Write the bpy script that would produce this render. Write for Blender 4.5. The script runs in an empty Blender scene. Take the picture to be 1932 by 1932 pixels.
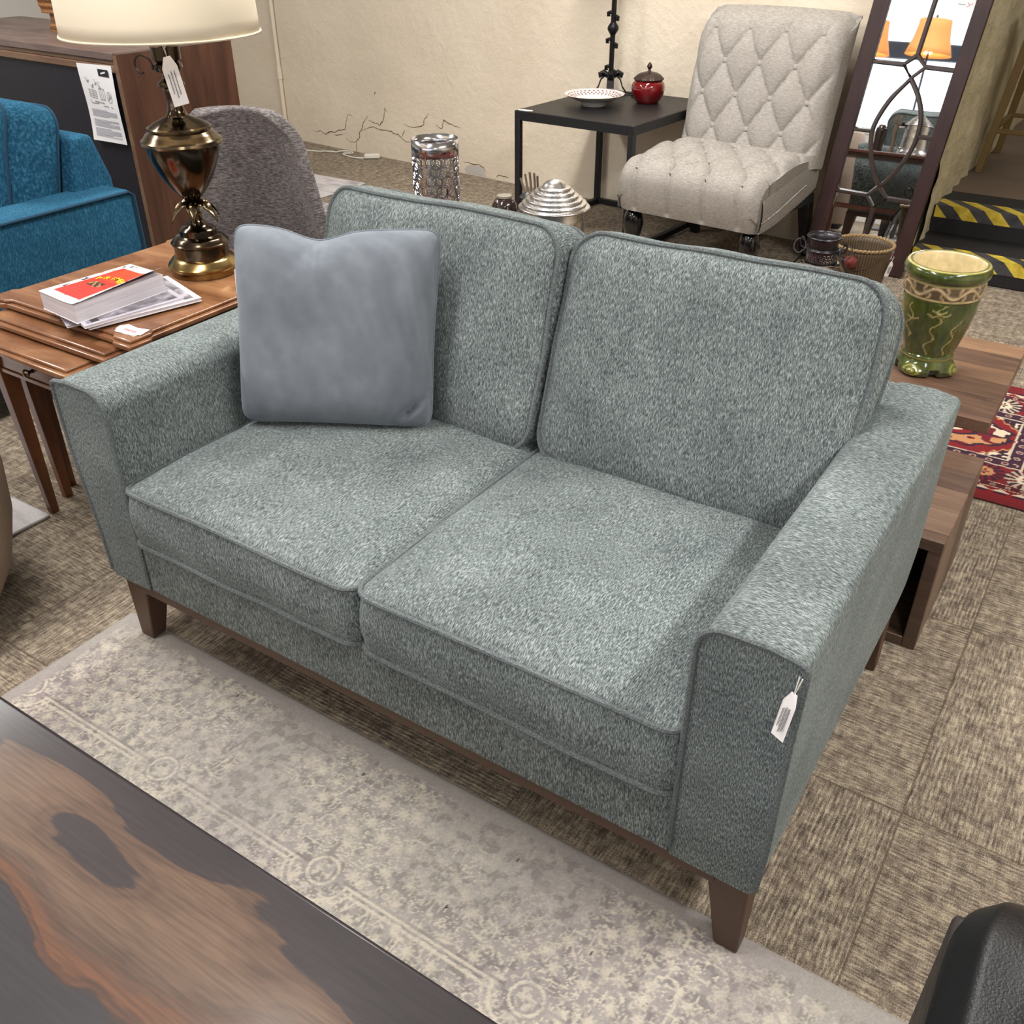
import bpy, bmesh, math, random
import numpy as np
from mathutils import Vector, Matrix, noise
random.seed(7); rng = np.random.default_rng(11)
PI = math.pi
SC = bpy.context.scene
COL = SC.collection

# ------------------------------------------------------------------ camera
def set_camera():
    yaw, pitch, roll = -0.5811, 0.5757, -0.0031
    cy, sy, cp, sp = math.cos(yaw), math.sin(yaw), math.cos(pitch), math.sin(pitch)
    f = Vector((sy*cp, cy*cp, -sp)); r0 = Vector((cy, -sy, 0)); u0 = r0.cross(f)
    r = math.cos(roll)*r0 + math.sin(roll)*u0; u = r.cross(f)
    cam = bpy.data.cameras.new('camera'); o = bpy.data.objects.new('camera', cam)
    m = Matrix((r, u, -f)).transposed().to_4x4(); m.translation = Vector((0.8936, -0.8929, 1.3999))
    o.matrix_world = m
    cam.sensor_width = 36; cam.lens = 1778.74/1932*36; cam.clip_start = .05
    COL.objects.link(o); SC.camera = o
set_camera()
SC.view_settings.view_transform = 'Standard'
SC.view_settings.look = 'None'
SC.view_settings.exposure = 0.36
SC.view_settings.gamma = 1
SC.view_settings.use_curve_mapping = False

# ------------------------------------------------------------------ world
SC.cycles.max_bounces = 5; SC.cycles.diffuse_bounces = 2; SC.cycles.glossy_bounces = 3; SC.cycles.transmission_bounces = 5
SC.cycles.caustics_reflective = False; SC.cycles.caustics_refractive = False
SC.cycles.adaptive_threshold = .045
w = bpy.data.worlds.new('world'); SC.world = w; w.use_nodes = True
w.node_tree.nodes['Background'].inputs[0].default_value = (.95, .97, 1, 1)
w.node_tree.nodes['Background'].inputs[1].default_value = .5

# ------------------------------------------------------------------ lights: ceiling fluorescent fixtures
CEIL = 2.95
LIGHTS = []   # (x, y, length_y, watts)
for x, y, wt in ((2.15, .6, 68), (2.15, -2.4, 26), (-.9, 2.2, 62), (-.7, -.6, 40), (-3.3, .45, 55), (-3.4, -2.6, 30), (1.5, 5.3, 16)):  # last entry is an added, unseen source that brightens the stair area
    l = bpy.data.lights.new('tube_light', 'AREA'); l.shape = 'RECTANGLE'; l.size = .26; l.size_y = 1.5
    l.energy = wt; l.color = (1, .98, .945)
    o = bpy.data.objects.new('tube_light', l); o.location = (x, y, CEIL-.085); COL.objects.link(o)
    LIGHTS.append((x, y))

# ================================================================== material helpers
def newmat(name):
    m = bpy.data.materials.new(name); m.use_nodes = True
    nt = m.node_tree; b = nt.nodes['Principled BSDF']; return m, nt, b
def srgb(c):
    return tuple((x/255/12.92 if x/255 <= .04045 else ((x/255+.055)/1.055)**2.4) for x in c) + (1,)
def plain(name, col, rough=.5, metal=0, coat=0, bump=0, bscale=80, spec=.5, trans=0, ior=1.45, emit=0):
    m, nt, b = newmat(name)
    b.inputs['Base Color'].default_value = srgb(col); b.inputs['Roughness'].default_value = rough
    b.inputs['Metallic'].default_value = metal; b.inputs['Coat Weight'].default_value = coat
    b.inputs['Coat Roughness'].default_value = .08
    b.inputs['Specular IOR Level'].default_value = spec
    b.inputs['Transmission Weight'].default_value = trans; b.inputs['IOR'].default_value = ior
    if emit:
        b.inputs['Emission Color'].default_value = srgb(col); b.inputs['Emission Strength'].default_value = emit
    n = nt.nodes.new('ShaderNodeTexNoise'); n.inputs['Scale'].default_value = bscale; n.inputs['Detail'].default_value = 4
    tc = nt.nodes.new('ShaderNodeTexCoord'); nt.links.new(tc.outputs['Object'], n.inputs['Vector'])
    if bump:
        bp = nt.nodes.new('ShaderNodeBump'); bp.inputs['Strength'].default_value = bump; bp.inputs['Distance'].default_value = .002
        nt.links.new(n.outputs['Fac'], bp.inputs['Height']); nt.links.new(bp.outputs[0], b.inputs['Normal'])
    # slight procedural roughness variation
    mr = nt.nodes.new('ShaderNodeMapRange'); mr.inputs[3].default_value = max(0, rough-.06); mr.inputs[4].default_value = min(1, rough+.06)
    if rough > .1 and not trans:
        nt.links.new(n.outputs['Fac'], mr.inputs[0]); nt.links.new(mr.outputs[0], b.inputs['Roughness'])
    return m
def ramp(nt, stops, src=None, interp='LINEAR'):
    r = nt.nodes.new('ShaderNodeValToRGB'); r.color_ramp.interpolation = interp
    e = r.color_ramp.elements
    while len(e) < len(stops): e.new(.5)
    for i, (p, c) in enumerate(stops):
        e[i].position = p; e[i].color = srgb(c) if len(c) == 3 else c
    if src is not None: nt.links.new(src, r.inputs[0])
    return r
def mapping(nt, scale=(1, 1, 1), rot=(0, 0, 0), loc=(0, 0, 0), src='Object'):
    tc = nt.nodes.new('ShaderNodeTexCoord'); mp = nt.nodes.new('ShaderNodeMapping')
    mp.inputs['Scale'].default_value = scale; mp.inputs['Rotation'].default_value = rot; mp.inputs['Location'].default_value = loc
    nt.links.new(tc.outputs[src], mp.inputs[0]); return mp
def tnoise(nt, vec, scale=1, detail=2, rough=.5, dist=0):
    n = nt.nodes.new('ShaderNodeTexNoise'); n.inputs['Scale'].default_value = scale; n.inputs['Detail'].default_value = detail
    n.inputs['Roughness'].default_value = rough; n.inputs['Distortion'].default_value = dist
    nt.links.new(vec, n.inputs['Vector']); return n
def mixc(nt, a, b, fac, blend='MIX'):
    m = nt.nodes.new('ShaderNodeMix'); m.data_type = 'RGBA'; m.blend_type = blend
    for s, v in ((6, a), (7, b)):
        if isinstance(v, (tuple, list)): m.inputs[s].default_value = v
        else: nt.links.new(v, m.inputs[s])
    if isinstance(fac, (int, float)): m.inputs[0].default_value = fac
    else: nt.links.new(fac, m.inputs[0])
    return m.outputs[2]
def mth(nt, op, a, b=None, c=None):
    m = nt.nodes.new('ShaderNodeMath'); m.operation = op
    for i, v in enumerate((a, b, c)):
        if v is None: continue
        if isinstance(v, (int, float)): m.inputs[i].default_value = v
        else: nt.links.new(v, m.inputs[i])
    return m.outputs[0]
def fabric(name, dark, mid, light, axis=0, fine=760, slow=135, sheen=.18, contrast=.64, bump=.1):
    """heathered weave whose threads are thin across `axis` and long across the others"""
    m, nt, b = newmat(name)
    s = [slow]*3; s[axis] = fine
    mp = mapping(nt, tuple(s)); n1 = tnoise(nt, mp.outputs[0], 1, 1, .6)
    mp2 = mapping(nt, (fine*1.1,)*3); n2 = tnoise(nt, mp2.outputs[0], 1, 1, .5)
    mp3 = mapping(nt, (9, 9, 9)); n3 = tnoise(nt, mp3.outputs[0], 1, 1)
    f = mth(nt, 'ADD', mth(nt, 'MULTIPLY', n1.outputs[0], .72), mth(nt, 'MULTIPLY', n2.outputs[0], .28))
    f = mth(nt, 'ADD', f, mth(nt, 'MULTIPLY', mth(nt, 'SUBTRACT', n3.outputs[0], .5), .12))
    h = .13/contrast
    r = ramp(nt, [(.5-h, dark), (.5, mid), (.5+h, light)], f)
    nt.links.new(r.outputs[0], b.inputs['Base Color'])
    b.inputs['Roughness'].default_value = .9; b.inputs['Specular IOR Level'].default_value = .15
    b.inputs['Sheen Weight'].default_value = sheen; b.inputs['Sheen Roughness'].default_value = .45
    b.inputs['Sheen Tint'].default_value = srgb(light)
    bp = nt.nodes.new('ShaderNodeBump'); bp.inputs['Strength'].default_value = bump; bp.inputs['Distance'].default_value = .0012
    nt.links.new(n1.outputs[0], bp.inputs['Height']); nt.links.new(bp.outputs[0], b.inputs['Normal'])
    return m
def wood(name, stops, scale=(2, 14, 14), rough=.35, dist=1.2, detail=5, coat=0, fine=(8, 160, 160), finek=.18, nscale=1, rot=(0, 0, 0)):
    m, nt, b = newmat(name)
    mp = mapping(nt, scale, rot); n1 = tnoise(nt, mp.outputs[0], nscale, detail, .55, dist)
    mp2 = mapping(nt, fine, rot); n2 = tnoise(nt, mp2.outputs[0], 1, 3, .6, .3)
    f = mth(nt, 'ADD', n1.outputs[0], mth(nt, 'MULTIPLY', mth(nt, 'SUBTRACT', n2.outputs[0], .5), finek))
    r = ramp(nt, stops, f); nt.links.new(r.outputs[0], b.inputs['Base Color'])
    b.inputs['Roughness'].default_value = rough; b.inputs['Coat Weight'].default_value = coat; b.inputs['Coat Roughness'].default_value = .15
    bp = nt.nodes.new('ShaderNodeBump'); bp.inputs['Strength'].default_value = .12; bp.inputs['Distance'].default_value = .001
    nt.links.new(n2.outputs[0], bp.inputs['Height']); nt.links.new(bp.outputs[0], b.inputs['Normal'])
    return m
def attrmat(name, attr='col', rough=.8, nvar=.12, nscale=300, bump=.4, metal=0, coat=0, emit=0):
    m, nt, b = newmat(name)
    a = nt.nodes.new('ShaderNodeVertexColor'); a.layer_name = attr
    mp = mapping(nt, (nscale,)*3); n = tnoise(nt, mp.outputs[0], 1, 2)
    r = ramp(nt, [(.3, (1-nvar*2.2,)*3+(1,)), (.7, (1, 1, 1, 1))], n.outputs[0])
    c = mixc(nt, a.outputs[0], r.outputs[0], 1., 'MULTIPLY'); nt.links.new(c, b.inputs['Base Color'])
    b.inputs['Roughness'].default_value = rough; b.inputs['Metallic'].default_value = metal; b.inputs['Coat Weight'].default_value = coat
    if bump:
        bp = nt.nodes.new('ShaderNodeBump'); bp.inputs['Strength'].default_value = bump; bp.inputs['Distance'].default_value = .001
        nt.links.new(n.outputs[0], bp.inputs['Height']); nt.links.new(bp.outputs[0], b.inputs['Normal'])
    return m

# ================================================================== geometry helpers
class G:
    def __init__(s): s.v = []; s.f = []
    def add(s, v, f):
        k = len(s.v); s.v += [tuple(p) for p in v]; s.f += [tuple(i+k for i in q) for q in f]; return s
    def xf(s, M):
        s.v = [tuple(M @ Vector(p)) for p in s.v]; return s
def box(x0, x1, y0, y1, z0, z1, g=None):
    g = g or G()
    v = [(x, y, z) for z in (z0, z1) for y in (y0, y1) for x in (x0, x1)]
    f = [(0, 2, 3, 1), (4, 5, 7, 6), (0, 1, 5, 4), (2, 6, 7, 3), (0, 4, 6, 2), (1, 3, 7, 5)]
    return g.add(v, f)
def frustum(c0, h0, c1, h1, g=None):
    """tapered post: c0/c1 = centre bottom/top (x,y,z); h0/h1 = half sizes (hx,hy)"""
    g = g or G(); v = []
    for c, h in ((c0, h0), (c1, h1)):
        for sy in (-1, 1):
            for sx in (-1, 1): v.append((c[0]+sx*h[0], c[1]+sy*h[1], c[2]))
    return g.add(v, [(0, 2, 3, 1), (4, 5, 7, 6), (0, 1, 5, 4), (2, 6, 7, 3), (0, 4, 6, 2), (1, 3, 7, 5)])
def bar(p, q, w, h=None, up=(0, 0, 1), g=None):
    g = g or G(); p = Vector(p); q = Vector(q); h = h or w
    d = (q-p).normalized(); u = Vector(up)
    if abs(d.dot(u)) > .99: u = Vector((0, 1, 0))
    s = d.cross(u).normalized(); u = s.cross(d).normalized(); v = []
    for c in (p, q):
        for a, b_ in ((-1, -1), (1, -1), (1, 1), (-1, 1)): v.append(c + s*a*w/2 + u*b_*h/2)
    return g.add(v, [(0, 1, 2, 3), (7, 6, 5, 4), (0, 4, 5, 1), (1, 5, 6, 2), (2, 6, 7, 3), (3, 7, 4, 0)])
def lathe(prof, seg=48, g=None, mod=None, c=(0, 0), cap=True):
    """prof: list of (r, z) from bottom to top; mod(theta, i)->radius factor"""
    g = g or G(); v = []; f = []; n = len(prof)
    for i, (r, z) in enumerate(prof):
        for k in range(seg):
            t = 2*PI*k/seg; rr = r*(mod(t, i) if mod else 1)
            v.append((c[0]+rr*math.cos(t), c[1]+rr*math.sin(t), z))
    for i in range(n-1):
        for k in range(seg):
            a = i*seg+k; b_ = i*seg+(k+1) % seg
            f.append((a, b_, b_+seg, a+seg))
    if cap:
        if prof[0][0] > 1e-5: f.append(tuple(range(seg))[::-1])
        if prof[-1][0] > 1e-5: f.append(tuple((n-1)*seg+k for k in range(seg)))
    return g.add(v, f)
def tube(pts, r, seg=8, closed=False, g=None, rad=None):
    g = g or G(); pts = [Vector(p) for p in pts]; n = len(pts); v = []; f = []
    up = Vector((0, 0, 1)); prev = None
    for i, p in enumerate(pts):
        if closed: d = pts[(i+1) % n]-pts[i-1]
        else: d = pts[min(i+1, n-1)]-pts[max(i-1, 0)]
        d = d.normalized() if d.length > 1e-9 else Vector((0, 0, 1))
        if prev is None:
            a = d.cross(up)
            if a.length < .05: a = d.cross(Vector((0, 1, 0)))
        else: a = prev - d*prev.dot(d)
        a = a.normalized(); prev = a; b_ = d.cross(a)
        rr = rad[i] if rad else r
        for k in range(seg):
            t = 2*PI*k/seg; v.append(p + a*rr*math.cos(t) + b_*rr*math.sin(t))
    for i in range(n if closed else n-1):
        j = (i+1) % n
        for k in range(seg):
            k2 = (k+1) % seg; f.append((i*seg+k, i*seg+k2, j*seg+k2, j*seg+k))
    if not closed: f.append(tuple(range(seg))[::-1]); f.append(tuple((n-1)*seg+k for k in range(seg)))
    return g.add(v, f)
def prism(poly, y0, y1, g=None):
    """poly in xz (counter-clockwise seen from -y) extruded along y"""
    g = g or G(); n = len(poly)
    v = [(x, y0, z) for x, z in poly] + [(x, y1, z) for x, z in poly]
    f = [tuple(range(n)), tuple(range(2*n-1, n-1, -1))] + [(i, i+n, (i+1) % n + n, (i+1) % n) for i in range(n)]
    return g.add(v, f)
def slab(poly, z0, z1, g=None):
    g = g or G(); n = len(poly)
    v = [(x, y, z0) for x, y in poly] + [(x, y, z1) for x, y in poly]
    f = [tuple(range(n))[::-1], tuple(range(n, 2*n))] + [(i, (i+1) % n, (i+1) % n + n, i+n) for i in range(n)]
    return g.add(v, f)
def arc(cx, cy, r, a0, a1, n=6):
    return [(cx+r*math.cos(a0+(a1-a0)*i/n), cy+r*math.sin(a0+(a1-a0)*i/n)) for i in range(n+1)]
def rrect(w_, d, r, n=8):
    a, b_ = w_/2-r, d/2-r
    return arc(a, -b_, r, -PI/2, 0, n)+arc(a, b_, r, 0, PI/2, n)+arc(-a, b_, r, PI/2, PI, n)+arc(-a, -b_, r, PI, 1.5*PI, n)
def resample(poly, step):
    out = []; n = len(poly)
    for i in range(n):
        p = poly[i]; q = poly[(i+1) % n]; L = math.dist(p, q)
        if L < 1e-7: continue
        k = max(1, int(round(L/step)))
        for j in range(k): out.append((p[0]+(q[0]-p[0])*j/k, p[1]+(q[1]-p[1])*j/k))
    return out
def grid(nx, ny, fn, g=None, flip=False):
    g = g or G(); v = [fn(i/nx, j/ny) for j in range(ny+1) for i in range(nx+1)]
    f = []
    for j in range(ny):
        for i in range(nx):
            a = j*(nx+1)+i; q = (a, a+1, a+nx+2, a+nx+1); f.append(q[::-1] if flip else q)
    return g.add(v, f)
def fbm(p, s, k=3): return noise.fractal(Vector(p)*s, 1., 2., k)

def mk(name, g, mat, parent=None, loc=None, rot=None, smooth=True, angle=35, bevel=0, bseg=2, world=False, kind=None, label=None):
    me = bpy.data.meshes.new(name); v = g.v
    if world and parent is not None:
        Mi = parent.matrix_basis.inverted(); v = [tuple(Mi @ Vector(p)) for p in v]
    me.from_pydata(v, [], g.f); me.update()
    if isinstance(mat, (list, tuple)):
        for q in mat: me.materials.append(q)
    elif mat: me.materials.append(mat)
    if smooth:
        me.polygons.foreach_set('use_smooth', [True]*len(me.polygons)); me.set_sharp_from_angle(angle=math.radians(angle))
    o = bpy.data.objects.new(name, me); COL.objects.link(o)
    if parent is not None: o.parent = parent
    if loc: o.location = loc
    if rot: o.rotation_euler = rot
    if bevel:
        b = o.modifiers.new('bevel', 'BEVEL'); b.width = bevel; b.segments = bseg; b.limit_method = 'ANGLE'; b.angle_limit = math.radians(40)
        b.harden_normals = False
    if kind: o['kind'] = kind
    if label: o['label'] = label
    return o
def thing(name, label, cat, loc=(0, 0, 0), rotz=0, group=None):
    o = bpy.data.objects.new(name, None); COL.objects.link(o); o.empty_display_size = .1
    o.location = loc; o.rotation_euler = (0, 0, rotz)
    o.matrix_basis = Matrix.Translation(loc) @ Matrix.Rotation(rotz, 4, 'Z')
    o['label'] = label; o['category'] = cat
    if group: o['group'] = group
    return o
def tag(o, label, cat, group=None):
    o['label'] = label; o['category'] = cat
    if group: o['group'] = group
    return o
def text(name, body, size, mat, parent, M, thick=.0003, ax='CENTER'):
    cu = bpy.data.curves.new(name, 'FONT'); cu.body = body; cu.size = size; cu.extrude = thick; cu.offset = size*.012; cu.align_x = ax; cu.align_y = 'CENTER'
    t = bpy.data.objects.new(name, cu); COL.objects.link(t)
    dg = bpy.context.evaluated_depsgraph_get(); me = bpy.data.meshes.new_from_object(t.evaluated_get(dg))
    bpy.data.objects.remove(t); me.transform(M); me.materials.clear(); me.materials.append(mat)
    o = bpy.data.objects.new(name, me); COL.objects.link(o); o.parent = parent; return o
def setcol(o, cols, name='col'):
    """cols: (nverts,3) srgb 0..255"""
    c = np.asarray(cols, float)/255; lin = np.where(c <= .04045, c/12.92, ((c+.055)/1.055)**2.4)
    a = o.data.color_attributes.new(name, 'FLOAT_COLOR', 'POINT')
    out = np.ones((len(lin), 4), np.float32); out[:, :3] = lin; a.data.foreach_set('color', out.ravel())
def npgrid(name, x0, x1, y0, y1, step, zf, mat, parent=None, loc=(0, 0, 0)):
    """dense flat grid built with numpy; returns object and X,Y arrays"""
    nx = int((x1-x0)/step); ny = int((y1-y0)/step)
    X, Y = np.meshgrid(np.linspace(x0, x1, nx+1), np.linspace(y0, y1, ny+1))
    Z = zf(X, Y); v = np.stack([X, Y, Z], -1).reshape(-1, 3)
    a = (np.arange(ny)[:, None]*(nx+1)+np.arange(nx)[None, :]).ravel()
    f = np.stack([a, a+1, a+nx+2, a+nx+1], -1)
    me = bpy.data.meshes.new(name); me.vertices.add(len(v)); me.vertices.foreach_set('co', v.astype(np.float32).ravel())
    me.loops.add(f.size); me.loops.foreach_set('vertex_index', f.ravel().astype(np.int32))
    me.polygons.add(len(f)); me.polygons.foreach_set('loop_start', (np.arange(len(f))*4).astype(np.int32))
    me.update(calc_edges=True); me.validate(); me.materials.append(mat)
    me.polygons.foreach_set('use_smooth', np.ones(len(f), bool))
    o = bpy.data.objects.new(name, me); COL.objects.link(o); o.location = loc
    if parent is not None: o.parent = parent
    return o, X, Y
def vnoise(X, Y, s, seed=0):
    r = np.random.default_rng(seed); T = r.random((257, 257)); x = X*s+1000.; y = Y*s+1000.
    xi = np.floor(x).astype(int); yi = np.floor(y).astype(int); fx = x-xi; fy = y-yi
    fx = fx*fx*(3-2*fx); fy = fy*fy*(3-2*fy); xi %= 256; yi %= 256
    return (T[yi, xi]*(1-fx)+T[yi, xi+1]*fx)*(1-fy)+(T[yi+1, xi]*(1-fx)+T[yi+1, xi+1]*fx)*fy

def cushion(w_, d, t, r, crown_t, crown_b=0., bulge=.008, step=.02, nr=16, seed=0, wob=.004, power=2.6, pip=.005):
    """boxed upholstered cushion centred at origin (x width, y depth, z thickness) and its two welts"""
    base = resample(rrect(w_, d, r), step); n = len(base); g = G(); v = []; f = []
    so = seed*7.3
    def nz(x, y, z, s=6): return noise.noise(Vector((x*s+so, y*s, z*s)))
    def P(x, y, z): return (x+wob*nz(x, y, z+3, 7), y+wob*nz(x, y+5, z, 7), z+wob*nz(x+9, y, z, 6))
    rings = []
    ss = [i/nr for i in range(1, nr+1)]                # 1/nr .. 1
    def cr(x, y, c):
        a = max(0, 1-abs(2*x/w_)**power); b_ = max(0, 1-abs(2*y/d)**power); return c*(a*b_)**.55
    top = []; 
    for s in ss[:-1]: top.append([P(x*s, y*s, t/2+cr(x*s, y*s, crown_t)) for x, y in base])
    bot = [[P(x*s, y*s, -t/2-cr(x*s, y*s, crown_b)) for x, y in base] for s in ss[:-1]]
    ks = 6; side = []
    for k in range(ks+1):
        z = -t/2+t*k/ks; b_ = bulge*math.sin(PI*k/ks)
        row = []
        for x, y in base:
            L = math.hypot(x/w_, y/d); row.append(P(x*(1+b_*2/w_), y*(1+b_*2/d), z))
        side.append(row)
    seq = [[P(0, 0, -t/2-crown_b)]] + bot + side + top[::-1] + [[P(0, 0, t/2+crown_t)]]
    idx = []
    for row in seq: idx.append(len(v)); v += row
    for a in range(len(seq)-1):
        A, B = seq[a], seq[a+1]
        for k in range(n):
            k2 = (k+1) % n
            if len(A) == 1: f.append((idx[a], idx[a+1]+k2, idx[a+1]+k))
            elif len(B) == 1: f.append((idx[a]+k, idx[a]+k2, idx[a+1]))
            else: f.append((idx[a]+k, idx[a]+k2, idx[a+1]+k2, idx[a+1]+k))
    g.add(v, f); welts = []
    for z in (t/2, -t/2):
        pts = [P(x*(1+.004/w_), y*(1+.004/d), z) for x, y in base]
        welts.append(tube(pts, pip, 7, True))
    return g, welts

# ================================================================== materials
SG = ((45, 51, 53), (102, 110, 110), (169, 178, 177))
F_X = fabric('sage_fabric_vertical', *SG, axis=0)
F_Y = fabric('sage_fabric_sideways', *SG, axis=1)
WELT = fabric('sage_welt', (70, 76, 78), (98, 104, 105), (130, 136, 136), axis=1, fine=420, slow=420)
BL = ((12, 44, 66), (32, 80, 108), (72, 132, 160))
B_X = fabric('blue_fabric', *BL, axis=0, fine=420, slow=90, contrast=.4)
B_Y = fabric('blue_fabric_side', *BL, axis=1, fine=420, slow=90, contrast=.4)
LINEN = fabric('oatmeal_linen', (136, 130, 124), (160, 154, 147), (180, 175, 168), axis=2, fine=380, slow=70, contrast=.55, bump=.2)
GREYF = fabric('grey_tweed', (78, 72, 72), (112, 106, 106), (148, 142, 140), axis=2, fine=330, slow=60, contrast=.8)
VELVET = fabric('grey_velvet', (102, 108, 116), (114, 120, 128), (128, 134, 142), axis=1, fine=40, slow=9, contrast=.5, sheen=1., bump=.05)
WALNUT = plain('walnut_stain', (84, 62, 49), .45, bump=.1)
BRASS = plain('antique_brass', (108, 94, 74), .18, 1., bump=.02, bscale=30)
BRONZE = plain('dark_bronze', (78, 68, 56), .16, 1., bump=.02, bscale=20)
GOLD = plain('polished_brass', (146, 124, 80), .22, 1.)
CHROME = plain('chrome', (190, 190, 196), .16, 1.)
ALU = plain('spun_aluminium', (205, 203, 202), .28, 1., bump=.05, bscale=200)
BLACKM = plain('black_metal', (42, 42, 44), .45, .4, bump=.15, bscale=120)
BLACKL = plain('black_lacquer', (16, 15, 16), .14, coat=.5)
IRON = plain('wrought_iron', (26, 24, 26), .4, .5, bump=.3, bscale=90)
WHITEP = plain('white_card', (236, 232, 232), .7)
PLASTIC = plain('white_plastic', (225, 220, 208), .4)
INK = plain('grey_ink', (95, 93, 100), .8)
REDINK = plain('red_ink', (190, 60, 70), .8)
STRING = plain('string', (232, 228, 220), .8)
SHADE = plain('cream_shade', (226, 213, 190), .8, bump=.05, bscale=400)
BLACKLEA = plain('black_leather', (15, 15, 17), .36, bump=.25, bscale=420)
PEWTER = plain('pewter', (70, 68, 72), .32, .9, bump=.3, bscale=160)
MAHOG = wood('mahogany_frame', [(.3, (38, 22, 22)), (.7, (58, 34, 33))], (20, 20, 3), .4, fine=(160, 160, 10))
CHERRY = wood('cherry_wood', [(.32, (112, 72, 46)), (.5, (138, 94, 64)), (.68, (164, 120, 86))], (3, 9, 9), .24, coat=.35)
CHERRYL = wood('cherry_leg_wood', [(.32, (84, 44, 24)), (.68, (128, 76, 44))], (12, 12, 2), .35, coat=.2, fine=(160, 160, 8))
CABW = wood('dark_walnut_veneer', [(.3, (52, 30, 20)), (.5, (72, 44, 32)), (.7, (92, 60, 44))], (9, 9, 1.2), .42, fine=(140, 140, 6))
CABT = wood('cabinet_top_wood', [(.3, (92, 74, 68)), (.7, (124, 106, 98))], (2, 10, 10), .38, fine=(6, 120, 120))
CABE = wood('cabinet_edge_wood', [(.3, (104, 76, 58)), (.7, (134, 106, 84))], (2, 10, 10), .5, fine=(6, 120, 120))
BACKP = plain('dark_back_panel', (33, 31, 40), .55, bump=.05)
DARKW = wood('dark_red_table_wood', [(.3, (66, 34, 26)), (.7, (96, 54, 40))], (2, 10, 10), .3)

def m_wall(name, c1, c2, big=1.):
    m, nt, b = newmat(name)
    mp = mapping(nt, (1, 1, 1)); a = tnoise(nt, mp.outputs[0], 2.2, 4, .6); c = tnoise(nt, mp.outputs[0], 28, 5, .65)
    r = ramp(nt, [(.3, c1), (.7, c2)], a.outputs[0]); nt.links.new(r.outputs[0], b.inputs['Base Color'])
    b.inputs['Roughness'].default_value = .62; b.inputs['Specular IOR Level'].default_value = .3
    v = nt.nodes.new('ShaderNodeTexVoronoi'); v.inputs['Scale'].default_value = 17; nt.links.new(mp.outputs[0], v.inputs['Vector'])
    f = mth(nt, 'ADD', mth(nt, 'MULTIPLY', a.outputs[0], 2.2), mth(nt, 'ADD', c.outputs[0], mth(nt, 'MULTIPLY', v.outputs[0], .25)))
    bp = nt.nodes.new('ShaderNodeBump'); bp.inputs['Strength'].default_value = .55*big; bp.inputs['Distance'].default_value = .008*big
    nt.links.new(f, bp.inputs['Height']); nt.links.new(bp.outputs[0], b.inputs['Normal']); return m
WALL = m_wall('cream_plaster', (226, 211, 189), (236, 222, 201))
WALLR = m_wall('rough_plaster', (178, 166, 134), (206, 194, 162), 1.6)
WALLW = m_wall('white_plaster', (228, 226, 222), (236, 234, 230), .4)
CEILM = plain('ceiling_tile', (235, 233, 228), .8, bump=.3, bscale=200)
CRACK = plain('crack_shadow_gap', (96, 76, 54), .9)
BARE = m_wall('bare_plaster', (190, 184, 176), (216, 211, 204), .6)

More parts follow.
